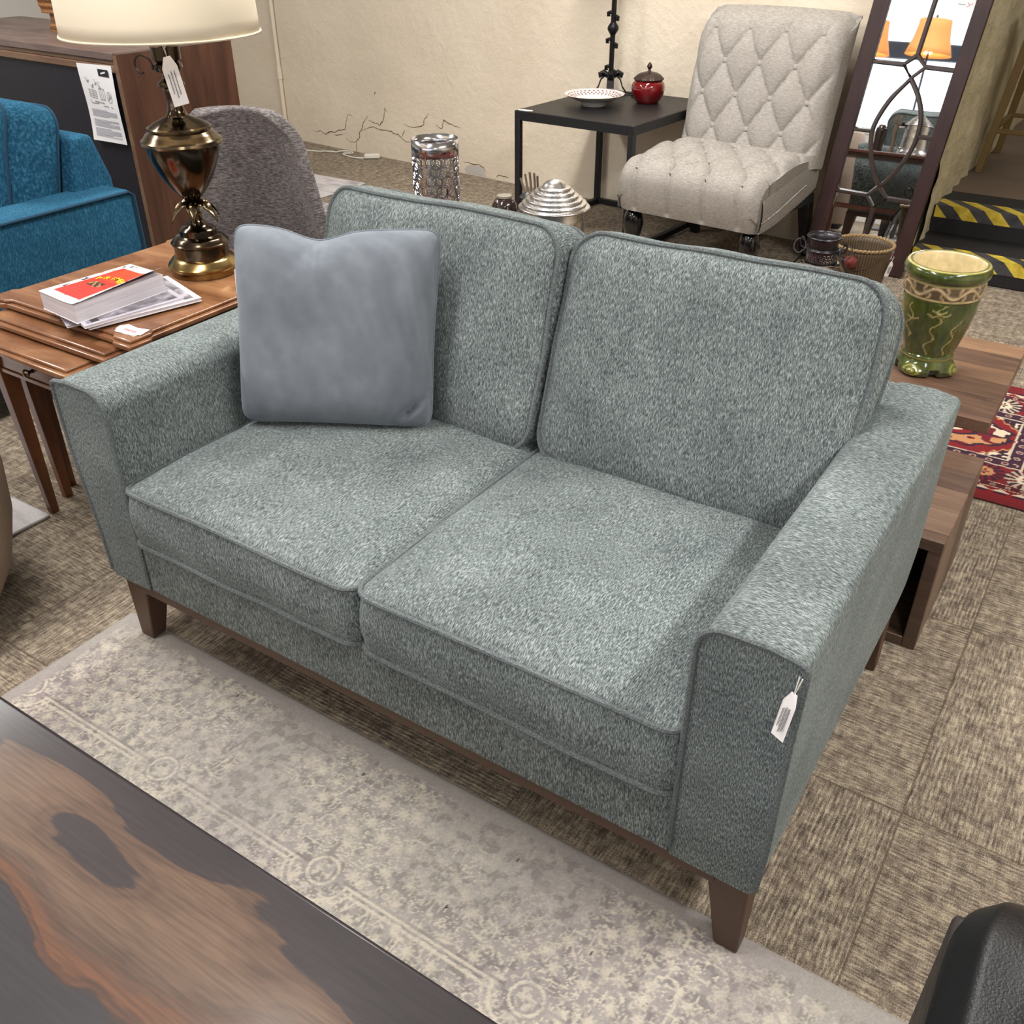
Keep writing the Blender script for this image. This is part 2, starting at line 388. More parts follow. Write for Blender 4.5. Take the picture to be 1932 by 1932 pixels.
def m_carpet():
    m, nt, b = newmat('carpet_tile'); T = .612
    tc = nt.nodes.new('ShaderNodeTexCoord'); sp = nt.nodes.new('ShaderNodeSeparateXYZ'); nt.links.new(tc.outputs['Object'], sp.inputs[0])
    u = mth(nt, 'DIVIDE', mth(nt, 'SUBTRACT', sp.outputs[0], .86), T); v = mth(nt, 'DIVIDE', mth(nt, 'SUBTRACT', sp.outputs[1], .453), T)
    fu = mth(nt, 'FLOOR', u); fv = mth(nt, 'FLOOR', v)
    par = mth(nt, 'FLOORED_MODULO', mth(nt, 'ADD', mth(nt, 'ADD', fu, fv), 1), 2.)       # 0: threads along x, 1: along y
    def strand(sx, sy, offs):
        c = nt.nodes.new('ShaderNodeCombineXYZ')
        nt.links.new(mth(nt, 'ADD', mth(nt, 'MULTIPLY', sp.outputs[0], sx), mth(nt, 'MULTIPLY', fu, offs)), c.inputs[0])
        nt.links.new(mth(nt, 'ADD', mth(nt, 'MULTIPLY', sp.outputs[1], sy), mth(nt, 'MULTIPLY', fv, offs)), c.inputs[1]); return c.outputs[0]
    def pat(a, b_):
        # a: scale along, b: scale across
        n1 = tnoise(nt, strand(*((a, b_) if a < b_ else (a, b_)), 3.7), 1, 3, .65)
        return n1.outputs[0]
    ax = pat(26, 190); ay = pat(190, 26)                         # long thin threads
    cx = pat(60, 22); cy = pat(22, 60)                           # blotches of missing loops
    lx = pat(5, 34); ly = pat(34, 5)
    def pick(p, q):
        mm = nt.nodes.new('ShaderNodeMix'); mm.data_type = 'FLOAT'; nt.links.new(par, mm.inputs[0]); nt.links.new(p, mm.inputs[2]); nt.links.new(q, mm.inputs[3]); return mm.outputs[0]
    A = pick(ax, ay); B = pick(cx, cy); L = pick(lx, ly)
    # the ribs themselves
    def rib(o): return mth(nt, 'SINE', mth(nt, 'MULTIPLY', o, 2*PI/.0088))
    rb = pick(rib(sp.outputs[1]), rib(sp.outputs[0]))
    fine = tnoise(nt, strand(420, 420, 0), 1, 2).outputs[0]
    f = mth(nt, 'ADD', mth(nt, 'MULTIPLY', A, .5), mth(nt, 'ADD', mth(nt, 'MULTIPLY', B, .32), mth(nt, 'MULTIPLY', L, .18)))
    f = mth(nt, 'ADD', f, mth(nt, 'MULTIPLY', rb, .014))
    f = mth(nt, 'ADD', f, mth(nt, 'MULTIPLY', mth(nt, 'SUBTRACT', fine, .5), .34))
    r = ramp(nt, [(.38, (98, 87, 78)), (.455, (132, 119, 106)), (.515, (157, 143, 126)), (.60, (198, 184, 160))], f)
    # seams between tiles
    def edge(x):
        fr = mth(nt, 'FRACT', x); return mth(nt, 'MINIMUM', fr, mth(nt, 'SUBTRACT', 1, fr))
    e = mth(nt, 'MINIMUM', edge(u), edge(v)); em = mth(nt, 'LESS_THAN', e, .0035)
    c = mixc(nt, r.outputs[0], srgb((98, 82, 66)), mth(nt, 'MULTIPLY', em, .6))
    nt.links.new(c, b.inputs['Base Color']); b.inputs['Roughness'].default_value = .95; b.inputs['Specular IOR Level'].default_value = .1
    h = mth(nt, 'ADD', mth(nt, 'MULTIPLY', rb, .35), mth(nt, 'MULTIPLY', fine, 2.2))
    bp = nt.nodes.new('ShaderNodeBump'); bp.inputs['Strength'].default_value = .7; bp.inputs['Distance'].default_value = .003
    nt.links.new(h, bp.inputs['Height']); nt.links.new(bp.outputs[0], b.inputs['Normal']); return m
CARPET = m_carpet()

def m_tape():
    m, nt, b = newmat('hazard_tape'); tc = nt.nodes.new('ShaderNodeTexCoord'); sp = nt.nodes.new('ShaderNodeSeparateXYZ')
    nt.links.new(tc.outputs['Object'], sp.inputs[0])
    s = mth(nt, 'ADD', sp.outputs[0], mth(nt, 'SUBTRACT', mth(nt, 'MULTIPLY', sp.outputs[1], 1.0), mth(nt, 'MULTIPLY', sp.outputs[2], -1.)))
    s = mth(nt, 'SUBTRACT', sp.outputs[0], mth(nt, 'SUBTRACT', sp.outputs[2], sp.outputs[1]))
    s = mth(nt, 'ADD', sp.outputs[0], mth(nt, 'ADD', sp.outputs[1], mth(nt, 'MULTIPLY', sp.outputs[2], 1.)))
    f = mth(nt, 'FRACT', mth(nt, 'DIVIDE', s, .135)); g_ = mth(nt, 'LESS_THAN', f, .5)
    mp = mapping(nt, (30, 30, 30)); n = tnoise(nt, mp.outputs[0], 1, 4)
    y = ramp(nt, [(.3, (178, 150, 40)), (.6, (214, 190, 70))], n.outputs[0])
    k = ramp(nt, [(.3, (46, 46, 50)), (.7, (74, 74, 78))], n.outputs[0])
    nt.links.new(mixc(nt, k.outputs[0], y.outputs[0], g_), b.inputs['Base Color']); b.inputs['Roughness'].default_value = .5; return m
TAPE = m_tape()

# ================================================================== room
WY = lambda x: 3.655-.105*x                       # back wall line
WA = math.atan(-.105)
def struct(name, g, mat, **k): return mk(name, g, mat, kind='structure', **k)
XR = .085
fl = G(); slab([(-6.3, -4.2), (4.0, -4.2), (4.0, 3.53), (XR, 3.53), (XR, WY(XR)+.02), (-6.3, WY(-6.3)+.02)], -.05, 0, fl)
struct('floor', fl, CARPET, smooth=False)
wb = G(); slab([(-6.3, WY(-6.3)), (XR, WY(XR)), (XR, WY(XR)+.12), (-6.3, WY(-6.3)+.12)], 0, CEIL, wb)
struct('wall_back', wb, WALL, smooth=False)
# rough plaster return wall beside the steps, with a broken lower end
def jamb():
    g = G(); y0, y1 = WY(XR)+.0, 7.2
    def fn(u, v):
        y = y0+(y1-y0)*u**1.6; z = CEIL*v**1.35
        d = .012*fbm((y, z, 3), 6)+.010*math.sin(y*31+z*1.1)*math.exp(-((y-4.1)/.6)**2)
        if z < .5: d -= .03*max(0, noise.noise(Vector((y*4, z*6, 8))))*(1-z/.5)
        return (XR+.03+d, y, z)
    grid(90, 90, fn, g); box(XR-.1, XR+.005, y0+.02, y1, 0, CEIL, g); return g
struct('wall_stair_left', jamb(), WALLR, angle=60)
struct('wall_stair_back', box(XR, 4.0, 7.2, 7.3, 0, CEIL), WALLR, smooth=False)
struct('wall_left', box(-6.4, -6.3, -4.3, 4.6, 0, CEIL), WALLW, smooth=False)
struct('wall_right', box(4.0, 4.1, -4.3, 7.3, 0, CEIL), WALL, smooth=False)
# wall behind the camera with a wide shop window
wf = G(); box(-6.4, -3.2, -4.3, -4.2, 0, CEIL, wf); box(1.6, 4.1, -4.3, -4.2, 0, CEIL, wf); box(-3.2, 1.6, -4.3, -4.2, 0, .95, wf); box(-3.2, 1.6, -4.3, -4.2, 2.6, CEIL, wf)
struct('wall_front', wf, WALLW, smooth=False)
win = thing('window_1', 'wide bright shop window behind the viewpoint', 'window', (-.8, -4.22, 0)); win['kind'] = 'structure'; del win['label']; del win['category']
wfr = G()
for x in (-3.2, -2.4, -.02, 1.56): box(x, x+.045, -4.28, -4.19, .95, 2.6, wfr)
for z in (.95, 2.555): box(-3.2, 1.6, -4.28, -4.19, z, z+.045, wfr)
mk('window_frame', wfr, plain('window_frame_white', (225, 225, 222), .5), win, world=True, smooth=False)
DAY = plain('overcast_daylight', (238, 244, 255), 1., emit=1.6)
mk('window_pane', box(-3.16, 1.57, -4.262, -4.257, .99, 2.56), DAY, win, world=True, smooth=False)
mk('transom', box(-3.2, 1.6, -4.27, -4.2, 1.76, 1.93), plain('slate_transom', (78, 84, 98), .5), win, world=True, smooth=False)
struct('ceiling', box(-6.4, 4.1, -4.3, 7.3, CEIL, CEIL+.08), CEILM, smooth=False)
GLOWM = plain('fixture_diffuser', (255, 250, 240), .6, emit=2.2); GLOWM.cycles.emission_sampling = 'NONE'
FIXW = plain('fixture_white', (230, 230, 228), .5)
for i, (x, y) in enumerate(LIGHTS):
    t = thing('ceiling_light', 'long white fluorescent ceiling fixture '+('over the aisle right of the sage sofa', 'at the right, nearer the shop window', 'above the black side table and cream wall', 'directly above the sage sofa', 'above the blue sofa and cabinet', 'at the left, nearer the shop window', 'added over the landing to brighten the stair walls')[i], 'ceiling light', (x, y, CEIL), group='fluorescent ceiling fixtures')
    mk('housing', box(-.17, .17, -.8, .8, -.05, 0), FIXW, t, bevel=.006)
    mk('diffuser', box(-.15, .15, -.77, .77, -.075, -.05), GLOWM, t, bevel=.006)

# steps up on the right
BLACKSTEP = plain('black_rubber_step', (24, 23, 26), .6, bump=.4, bscale=60)
UPC = plain('upper_brown_floor', (106, 90, 76), .85, bump=.4, bscale=30)
S1, S2, H1, H2 = 3.52, 3.84, .108, .225
st = thing('stair', 'two black rubber steps with yellow and black hazard tape on their edges', 'stairs', (1., S1, 0))
mk('step', box(XR+.02, 3.99, S1, S2+.02, 0, H1), BLACKSTEP, st, world=True, bevel=.006)
mk('step', box(XR+.02, 3.99, S2, S2+.3, 0, H2), BLACKSTEP, st, world=True, bevel=.006)
for yy, zz, ww in ((S1, H1, .085), (S2, H2, .12)):
    g = G(); box(XR+.03, 3.98, yy-.002, yy+ww, zz+.0005, zz+.0022, g); box(XR+.03, 3.98, yy-.0025, yy-.0005, zz-.052, zz+.0022, g)
    mk('hazard_tape', g, TAPE, st, world=True, smooth=False, label='yellow and black striped tape')
struct('floor_upper', box(XR, 4.0, S2+.3, 7.2, 0, H2), UPC, smooth=False)
# stool on the landing
STOOLM = plain('stool_gilt_wood', (120, 98, 58), .5, bump=.1)
t = thing('bar_stool', 'tall gilt wooden stool on the landing above the steps', 'stool', (.42, 4.86, H2))
for sx in (-1, 1):
    for sy in (-1, 1):
        mk('leg', frustum((sx*.27, sy*.26, 0), (.016, .016), (sx*.185, sy*.19, .78), (.02, .02)), STOOLM, t, bevel=.003)
for a, b_ in (((-.25, -.245), (.25, -.245)), ((-.25, .245), (.25, .245)), ((-.25, -.245), (-.25, .245)), ((.25, -.245), (.25, .245))):
    mk('stretcher', bar((*a, .2), (*b_, .2), .022), STOOLM, t, bevel=.003)
mk('seat', lathe([(.0, .78), (.2, .78), (.215, .8), (.2, .83), (0, .835)], 32), STOOLM, t)

# wall details
CR = [[(-3.985, 0.087), (-3.94, 0.08), (-3.911, 0.09), (-3.847, 0.076), (-3.817, 0.099), (-3.765, 0.097), (-3.71, 0.12), (-3.658, 0.126), (-3.643, 0.181), (-3.612, 0.225), (-3.575, 0.223)],
[(-3.817, 0.099), (-3.834, 0.078)], [(-3.768, 0.08), (-3.688, 0.094)],
[(-3.431, 0.242), (-3.446, 0.216), (-3.48, 0.192), (-3.49, 0.159), (-3.519, 0.131), (-3.523, 0.098), (-3.559, 0.064), (-3.611, 0.054), (-3.659, 0.072)],
[(-3.559, 0.064), (-3.563, 0.002)],
[(-3.512, 0.132), (-3.453, 0.159), (-3.39, 0.175), (-3.319, 0.167), (-3.224, 0.167), (-3.166, 0.158), (-3.122, 0.132), (-3.1, 0.123), (-3.019, 0.129)],
[(-3.423, 0.211), (-3.387, 0.207), (-3.339, 0.201), (-3.322, 0.195), (-3.281, 0.247), (-3.269, 0.303), (-3.242, 0.278)],
[(-3.355, 0.377), (-3.34, 0.39)],
[(-3.114, 0.227), (-3.035, 0.213), (-2.955, 0.23), (-2.932, 0.244), (-2.929, 0.279), (-2.906, 0.293), (-2.894, 0.313)],
[(-2.832, 0.252), (-2.8, 0.237), (-2.778, 0.247), (-2.77, 0.293), (-2.734, 0.279), (-2.692, 0.265), (-2.639, 0.26)],
[(-3.105, 0.197), (-3.126, 0.151)], [(-2.616, 0.071), (-2.563, 0.067), (-2.5, 0.068), (-2.459, 0.059), (-2.444, 0.038)],
[(-2.357, 0.017), (-2.347, 0.03), (-2.266, 0.027)]]
g = G()
for L in CR:
    pts = []
    for i in range(len(L)-1):
        for k in range(4):
            q = k/4; x = L[i][0]*(1-q)+L[i+1][0]*q; z = L[i][1]*(1-q)+L[i+1][1]*q
            pts.append((x+random.uniform(-.004, .004), WY(x)-.0002, max(.003, z+random.uniform(-.004, .004))))
    pts.append((L[-1][0], WY(L[-1][0])-.0002, L[-1][1]))
    n = len(pts); tube(pts, .003, 5, g=g, rad=[0.0008+.0024*math.sin(PI*(i+.4)/(n))*random.uniform(.4, 1) for i in range(n)])
struct('trim_1', g, CRACK)
pb = [(-2.6, .006), (-2.61, .03), (-2.58, .052), (-2.54, .06), (-2.5, .062), (-2.47, .055), (-2.445, .036), (-2.44, .004)]
g = G(); n = len(pb); g.add([(x, WY(x)-.001, z) for x, z in pb]+[(x, WY(x)+.01, z) for x, z in pb], [tuple(range(n))[::-1]]+[(i, (i+1) % n, (i+1) % n+n, i+n) for i in range(n)])
struct('trim_2', g, BARE, smooth=False)
px = -4.25
t = thing('wall_pipe', 'thin cream painted conduit running up the cream wall', 'pipe', (px, WY(px)-.016, 0))
mk('pipe', tube([(0, 0, 0), (0, 0, CEIL)], .014, 12), WALL, t)
for z in (.42, 1.6): mk('coupling', tube([(0, 0, z-.035), (0, 0, z+.035)], .018, 12), WALL, t)
# loose white extension cord
pts = [(-3.9, 3.86), (-3.718, 3.893), (-3.646, 3.916), (-3.641, 3.975), (-3.59, 3.995), (-3.548, 3.975), (-3.539, 3.94), (-3.568, 3.9), (-3.481, 3.875), (-3.42, 3.88), (-3.38, 3.9)]
P2 = []
for i in range(len(pts)-1):
    for k in range(4):
        a = Vector(pts[max(i-1, 0)]); b_ = Vector(pts[i]); c = Vector(pts[i+1]); d = Vector(pts[min(i+2, len(pts)-1)]); q = k/4
        p = .5*((2*b_)+(c-a)*q+(2*a-5*b_+4*c-d)*q*q+(3*b_-a-3*c+d)*q**3); P2.append((p.x, p.y, .005+.012*max(0, math.sin(i*1.3))*.5))
t = thing('extension_cord', 'loose white extension cord lying on the carpet by the cream wall', 'cord', (-3.4, 3.9, 0))
mk('cable', tube(P2, .0045, 6), PLASTIC, t, world=True)
g = bar((-3.385, 3.9, .016), (-3.30, 3.955, .018), .034, .028)
mk('socket_end', g, PLASTIC, t, world=True, bevel=.006)

# ================================================================== loveseat
def loveseat():
    T = thing('loveseat', 'sage grey heathered two-seat sofa with welted cushions and brown tapered legs', 'sofa', (0, .44, 0))
    # arms
    def arm(side):
        xo_t, xo_b, xi = (.728, .722, .590) if side > 0 else (.735, .706, .590)
        prof = [(xi, .196), (xi, .40)] + arc(xi+.038, .642-.038, .038, PI, PI/2, 7)[0:] + [(xi+.09, .6435)] + arc(xo_t-.014, .638-.014, .014, PI/2, 0, 4) + \
               [(xo_t-.002, .5), (xo_b+.004, .3)] + arc(xo_b-.012, .206, .012, .2, -PI/2, 3)
        prof = [(side*x, z) for x, z in prof]
        if side < 0: prof = prof[::-1]
        # counter-clockwise wanted seen from -y : x right, z up
        area = sum(prof[i][0]*prof[(i+1) % len(prof)][1]-prof[(i+1) % len(prof)][0]*prof[i][1] for i in range(len(prof)))
        if area < 0: prof = prof[::-1]
        pr = resample(prof, .018); n = len(pr); g = G(); v = []; f = []
        cx = sum(p[0] for p in pr)/n; cz = sum(p[1] for p in pr)/n
        ys = [0, .004]+[.877*k/40 for k in range(1, 39)]+[.858, .868, .877]
        for j, y in enumerate(ys):
            e = 0
            if y > .85: e = 1-math.sqrt(max(0, 1-((y-.85)/.0272)**2))
            if j == 0: e = .12
            for x, z in pr:
                dx, dz = x-cx, z-cz; L = math.hypot(dx, dz); q = 1-.022*e/L
                wv = .0016*noise.noise(Vector((x*9, y*9, z*9)))
                v.append((cx+dx*q+wv, y-.002, cz+dz*q+wv))
        m = len(ys)
        for j in range(m-1):
            for i in range(n):
                i2 = (i+1) % n; f.append((j*n+i, j*n+i2, (j+1)*n+i2, (j+1)*n+i)[::-1])
        f.append(tuple(range(n))); f.append(tuple((m-1)*n+i for i in range(n))[::-1]); g.add(v, f)
        a = mk('arm', g, F_Y, T, world=True, angle=50)
        fr = mk('front_panel', G().add([(x*1, -.004, z) for x, z in pr]+[(x, .004, z) for x, z in pr], [tuple(range(n))]+[(i, i+n, (i+1) % n+n, (i+1) % n) for i in range(n)]), F_X, a, smooth=False)
        fr.data.transform(Matrix.Translation((0, -.44, 0)))
        pp = [(x+(.002 if x > cx else -.002), -.003, z+(.002 if z > .6 else 0)) for x, z in pr if z > .2]
        # open polyline along inner, top and outer edge
        k0 = max(range(len(pr)), key=lambda i: (-abs(pr[i][1]-.2), 0))
        seq = [p for p in pr]; start = min(range(n), key=lambda i: seq[i][1] - (0 if (seq[i][0]-cx)*side > 0 else 0) )
        seq = seq[start:]+seq[:start]; seq = [p for p in seq if p[1] > .202]
        # sort as chain
        brk = max(range(len(seq)), key=lambda i: math.dist(seq[i], seq[(i+1) % len(seq)])); seq = seq[brk+1:]+seq[:brk+1]
        pt = [(x+(.0015 if x > cx else -.0015), -.0035, z+(.0015 if z > .62 else 0)) for x, z in seq]
        pg = tube(pt, .005, 7); w_ = mk('piping', pg, WELT, a); w_.data.transform(Matrix.Translation((0, -.44, 0)))
    arm(1); arm(-1)
    # frame: back, base
    mk('back_frame', box(-.705, .705, .735, .874, .196, .636), F_X, T, world=True, bevel=.02, bseg=4)
    g = box(-.5895, .5895, -.0015, .735, .1935, .328)
    mk('seat_base', g, F_X, T, world=True, bevel=.006, bseg=3)
    # wooden plinth and legs
    g = G(); box(-.66, .66, .006, .036, .166, .195, g); box(-.66, .66, .82, .842, .168, .197, g)
    for s in (-1, 1): box(s*.684-.011, s*.684+.011, .06, .80, .168, .197, g)
    mk('plinth_rail', g, WALNUT, T, world=True, bevel=.002)
    for sx in (-1, 1):
        for y, d in ((.052, -1), (.81, 1)):
            mk('leg', frustum((sx*.692, y+d*.012, .0085 if d < 0 else 0), (.020, .018), (sx*.676, y, .197), (.036, .034)), WALNUT, T, world=True, bevel=.003)
    # seat cushions
    for i, (x0, x1) in enumerate(((-.588, .0005), (.0015, .588))):
        g, ws = cushion(x1-x0, .60, .122, .035, .034, .0, .007, seed=i+1, wob=.0035)
        c = mk('seat_cushion', g, F_X, T, loc=((x0+x1)/2, .288-.44, .386), angle=60)
        gg = G()
        for q in ws: gg.add(q.v, q.f)
        mk('piping', gg, WELT, c)
    # back cushions
    for i, (x0, x1, H, yb, zb, lean, dz) in enumerate(((-.594, -.006, .452, .53, .447, 16.5, 0), (.008, .602, .452, .535, .445, 20, 0))):
        g, ws = cushion(x1-x0, H, .125, .062, .042, .01, .010, seed=i+5, wob=.0085, power=3.2)
        a = math.radians(lean); n = Vector((0, -math.cos(a), math.sin(a))); h = Vector((0, math.sin(a), math.cos(a)))
        cpos = Vector(((x0+x1)/2, yb, zb)) + h*H/2 - n*.0625
        M = Matrix((( -1, 0, 0), (0, h.y, n.y), (0, h.z, n.z))).to_4x4()   # local x,y,z -> world
        M = Matrix(((1, 0, 0), (0, h.y, n.y), (0, h.z, n.z))).to_4x4()
        c = mk('back_cushion', g.xf(M), F_X, T, angle=60); c.location = cpos-Vector((0, .44, 0))
        gg = G()
        for q in ws: gg.add(q.v, q.f)
        mk('piping', gg.xf(M), WELT, c)
    return T
loveseat()

# ------------------------------------------------------------------ velvet pillow
def pillow():
    T = thing('throw_pillow', 'square blue grey velvet cushion leaning in the left corner of the sage sofa', 'pillow', (-.39, .40, .47))
    BLc, BRc, TLc, TRc = Vector((-.572, .290, .470)), Vector((-.205, .478, .474)), Vector((-.612, .385, .862)), Vector((-.212, .552, .872))
    N = (BRc-BLc).cross(TLc-BLc).normalized()     # towards -y
    if N.y > 0: N = -N
    nn = 64
    def side(sg):
        def fn(u, v):
            # edges bow inwards between pointed corners
            bu = .030*(1-(2*v-1)**2)*(1-2*u)*(1 if True else 0); bv = .028*(1-(2*u-1)**2)*(1-2*v)
            top_n = .052*math.exp(-((u-.42)/.14)**2)*max(0, v-.3)/.7
            uu = u+bu*.55; vv = v+bv*(.25 if v < .5 else .75)-top_n
            p = (BLc*(1-uu)+BRc*uu)*(1-vv)+(TLc*(1-uu)+TRc*uu)*vv
            cc_ = min(abs(2*u-1), abs(2*v-1))**10; ctr = (BLc+BRc+TLc+TRc)/4; p = p+(ctr-p)*.055*cc_
            e = max(0, (1-(2*u-1)**4)*(1-(2*v-1)**4)); th = .080*e**.55
            wr = .0035*noise.noise(Vector((u*5, v*5, sg*3+2)))*e
            # folds near the notch and lower right corner
            wr -= .034*math.exp(-((u-.42-.16*(1-v))/.022)**2)*max(0, v-.74)/.26*e**.5; wr -= .012*math.exp(-((u-.42+.5*(1-v))/.03)**2)*max(0, v-.80)/.2*e**.5
            wr += .010*math.exp(-((u-.5+.3*(v-.7))/.05)**2)*math.exp(-((v-.85)/.08)**2)
            wr -= .024*math.exp(-(((u-.90)*.7+(v-.10)*-.7)/.018)**2)*math.exp(-(((u-.90)+(v-.10))/.12)**2)
            wr += .004*math.sin(u*26+v*7)*math.exp(-(v/.1)**2)*e
            return tuple(p+N*sg*(th+wr) if sg > 0 else p+N*sg*(th*.8))
        return fn
    g = G(); grid(nn, nn, side(1), g); grid(nn, nn, side(-1), g, flip=True)
    # weld the rim
    o = mk('cover', g, VELVET, T, world=True, angle=80)
    bm = bmesh.new(); bm.from_mesh(o.data); bmesh.ops.remove_doubles(bm, verts=bm.verts, dist=.0004); bmesh.ops.recalc_face_normals(bm, faces=bm.faces); bm.to_mesh(o.data); bm.free()
    o.data.polygons.foreach_set('use_smooth', [True]*len(o.data.polygons))
    rim = []
    f1 = side(1)
    for k in range(nn): rim.append(f1(k/nn, 0))
    for k in range(nn): rim.append(f1(1, k/nn))
    for k in range(nn): rim.append(f1(1-k/nn, 1))
    for k in range(nn): rim.append(f1(0, 1-k/nn))
    mk('seam', tube(rim, .0022, 6, True), VELVET, T, world=True)
    g = bar((-.612, .376, .765), (-.617, .376, .715), .018, .0012, up=(.3, 1, 0))
    mk('care_label', g, WHITEP, T, world=True, smooth=False, label='white card label')
pillow()

# ------------------------------------------------------------------ price tag helper
def price_tag(label, hang, tip, width, facing, lines=INK, cat='price tag', name='price_tag'):
    """card hanging on a string from `hang`; card runs to `tip`"""
    hang = Vector(hang); tip = Vector(tip); T = thing(name, label, cat, tuple(hang), group='white shop price tags')
    d = (tip-hang); L = d.length; d.normalize(); s = d.cross(Vector(facing)).normalized(); n = s.cross(d).normalized()
    a = hang+d*L*.26
    pts = [(-.5, .22), (-.22, 0), (.22, 0), (.5, .22), (.5, 1), (-.5, 1)]
    LL = (tip-a).length; g = G(); v = []
    for k in (-.0004, .0004):
        for x, y in pts: v.append(a+s*x*width+d*y*LL+n*k+n*.004*math.sin(y*3))
    g.add(v, [tuple(range(6)), tuple(range(11, 5, -1))]+[(i, i+6, (i+1) % 6+6, (i+1) % 6) for i in range(6)])
    c = mk('card', g, WHITEP, T, world=True, smooth=False)
    mk('string', tube([hang+s*.002, a+d*.006, hang-s*.003], .0009, 5), STRING, T, world=True)
    g = G()
    for k, (x0, l, y) in enumerate(((-.2, .5, .3), (.0, .55, .3), (.2, .4, .35))):
        q0 = a+s*x0*width+d*(y)*LL; q1 = a+s*x0*width+d*(y+l)*LL
        for sg in (-1, 1): bar(q0+n*sg*.0012+n*.004, q1+n*sg*.0012+n*.004, .0007, .0003, up=n, g=g)
    mk('print', g, lines, c); c.children[0].data.transform(Matrix.Translation(-hang))
    return T
price_tag('white price tag hanging on the front of the right sofa arm', (.724, -.012, .626), (.716, -.034, .541), .020, (-.5, -1, 0))

# ================================================================== rugs
def rug_beige():
    x0, x1, y0, y1 = -.80, 1.12, -1.25, .062
    def zf(X, Y): return .006+.0012*vnoise(X, Y, 60, 3)
    m = attrmat('worn_rug_pile', rough=.95, nvar=.10, nscale=500, bump=.5)
    o, X, Y = npgrid('area_rug', x0, x1, y0, y1, .0028, zf, m)
    # motifs ------------------------------------------------
    n1 = vnoise(X, Y, 34, 1); n2 = vnoise(X, Y, 15, 2); n3 = vnoise(X, Y, 70, 4); nl = vnoise(X, Y, 5, 5); nm = vnoise(X, Y, 160, 6)
    wx = X+.010*(vnoise(X, Y, 45, 7)-.5); wy = Y+.010*(vnoise(X, Y, 45, 8)-.5)
    cream = np.zeros_like(X)
    # winding vines: contour bands of smooth fields
    for sd, s, wd in ((21, 42, .055), (22, 30, .045), (23, 66, .07)):
        f = vnoise(wx, wy, s, sd); cream = np.maximum(cream, np.clip(1.6-np.abs(((f*3) % 1)-.5)/wd, 0, 1))
    # rosettes on a jittered lattice
    for k, (P, sz) in enumerate(((.085, .022), (.052, .012))):
        gx = np.floor(X/P+.37*k); gy = np.floor(Y/P+.5*k)
        jx = (np.sin(gx*12.9+gy*78.2)*43758.5) % 1; jy = (np.sin(gx*39.3+gy*11.1)*24634.6) % 1
        cx = (gx+.3+.4*jx-.37*k)*P; cy = (gy+.3+.4*jy-.5*k)*P; dx = X-cx; dy = Y-cy; r = np.hypot(dx, dy); t = np.arctan2(dy, dx)
        pet = sz*(.72+.28*np.cos(t*(6+2*k)+jx*6))
        ring = np.exp(-((r-pet)/.0032)**2); core = (r < sz*.32)*1.; inner = np.exp(-((r-pet*.55)/.003)**2)
        hole = r < sz*1.25; cream = np.where(hole, np.maximum(np.maximum(ring, core), inner)*.95, cream)
    # borders: double line with scallops and medallions (period .413)
    yl = -.222; P = .413; ph = ((X+.352) % P); ph = np.where(ph > P/2, ph-P, ph)
    inb = (Y < yl+.012)
    band = np.exp(-((np.abs(ph)-.0)/.052)**8)
    for off in (0, -.0125):
        ln = (np.abs(Y-yl-off) < .0032)*(1-band)
        cream = np.maximum(cream*(np.abs(Y-yl-off) > .0075), ln) if off == 0 else np.maximum(cream, ln)
        # arch dropping around medallion
        rr = np.hypot(ph, (Y-yl-.002)*1.05); ar = (np.abs(rr-.058+off) < .003)*(Y < yl+.002); cream = np.maximum(cream, ar)
    rr = np.hypot(ph, Y-yl-.004); dots = ((vnoise(X, Y, 170, 9) > .5)*.8)
    cream = np.where(rr < .034, 0, cream); cream = np.where(np.abs(rr-.027) < .0028, 1, cream); cream = np.where(rr < .019, dots, cream)
    # second border row further towards the table
    low = Y < yl-.06; sc = np.hypot(((X+.02) % .062)-.031, (Y-yl+.075)); cream = np.where((np.abs(sc-.020) < .003) & low, 1, cream)
    worn = np.clip((nl+.35*n2-.14)*2.4, .3, 1)
    cream = np.clip(cream, 0, 1)*worn*(.62+.38*(nm > .36))
    edge = np.minimum(np.minimum(y1-Y, X-x0), x1-X); plainb = np.clip((edge-.022)/.006, 0, 1)
    ch = vnoise(X, Y, 14, 31)
    plainb = plainb*np.clip((edge-.02-.022*ch)/.008, .0, 1)
    cream = cream*plainb
    g0 = np.array([166, 157, 155.]); g1 = np.array([178, 172, 164.]); g2 = np.array([150, 139, 141.]); cr = np.array([214, 204, 188.])
    k = vnoise(X, Y, 7, 12)[..., None]; k2 = (np.clip((vnoise(X, Y, 44, 77)-.4)*3, 0, 1)*np.clip(nl*1.5-.2, 0, 1))[..., None]*plainb[..., None]
    base = g0*(1-k)+g1*k; base = base*(1-.55*k2)+g2*.55*k2
    base = base*(1-.12*(n3 > .62)[..., None]*plainb[..., None])
    col = base*(1-cream[..., None])+cr*cream[..., None]
    col *= (.96+.07*vnoise(X, Y, 240, 13))[..., None]
    # a few dark specks of lint
    for sx, sy in ((-.38, .0), (-.02, -.02), (.28, -.16), (.33, -.02), (.52, -.1), (-.55, -.12)):
        col[np.hypot((X-sx)*1.0, (Y-sy)*.5) < .0022] = (60, 45, 40)
    setcol(o, col.reshape(-1, 3))
    # relief: cream pile stands a little higher
    v = np.empty(len(o.data.vertices)*3, np.float32); o.data.vertices.foreach_get('co', v); v = v.reshape(-1, 3)
    v[:, 2] += (cream*.0011).ravel(); e = edge.ravel(); v[:, 2] -= np.clip((.008-e)/.008, 0, 1)*.005; o.data.vertices.foreach_set('co', v.ravel()); o.data.update()
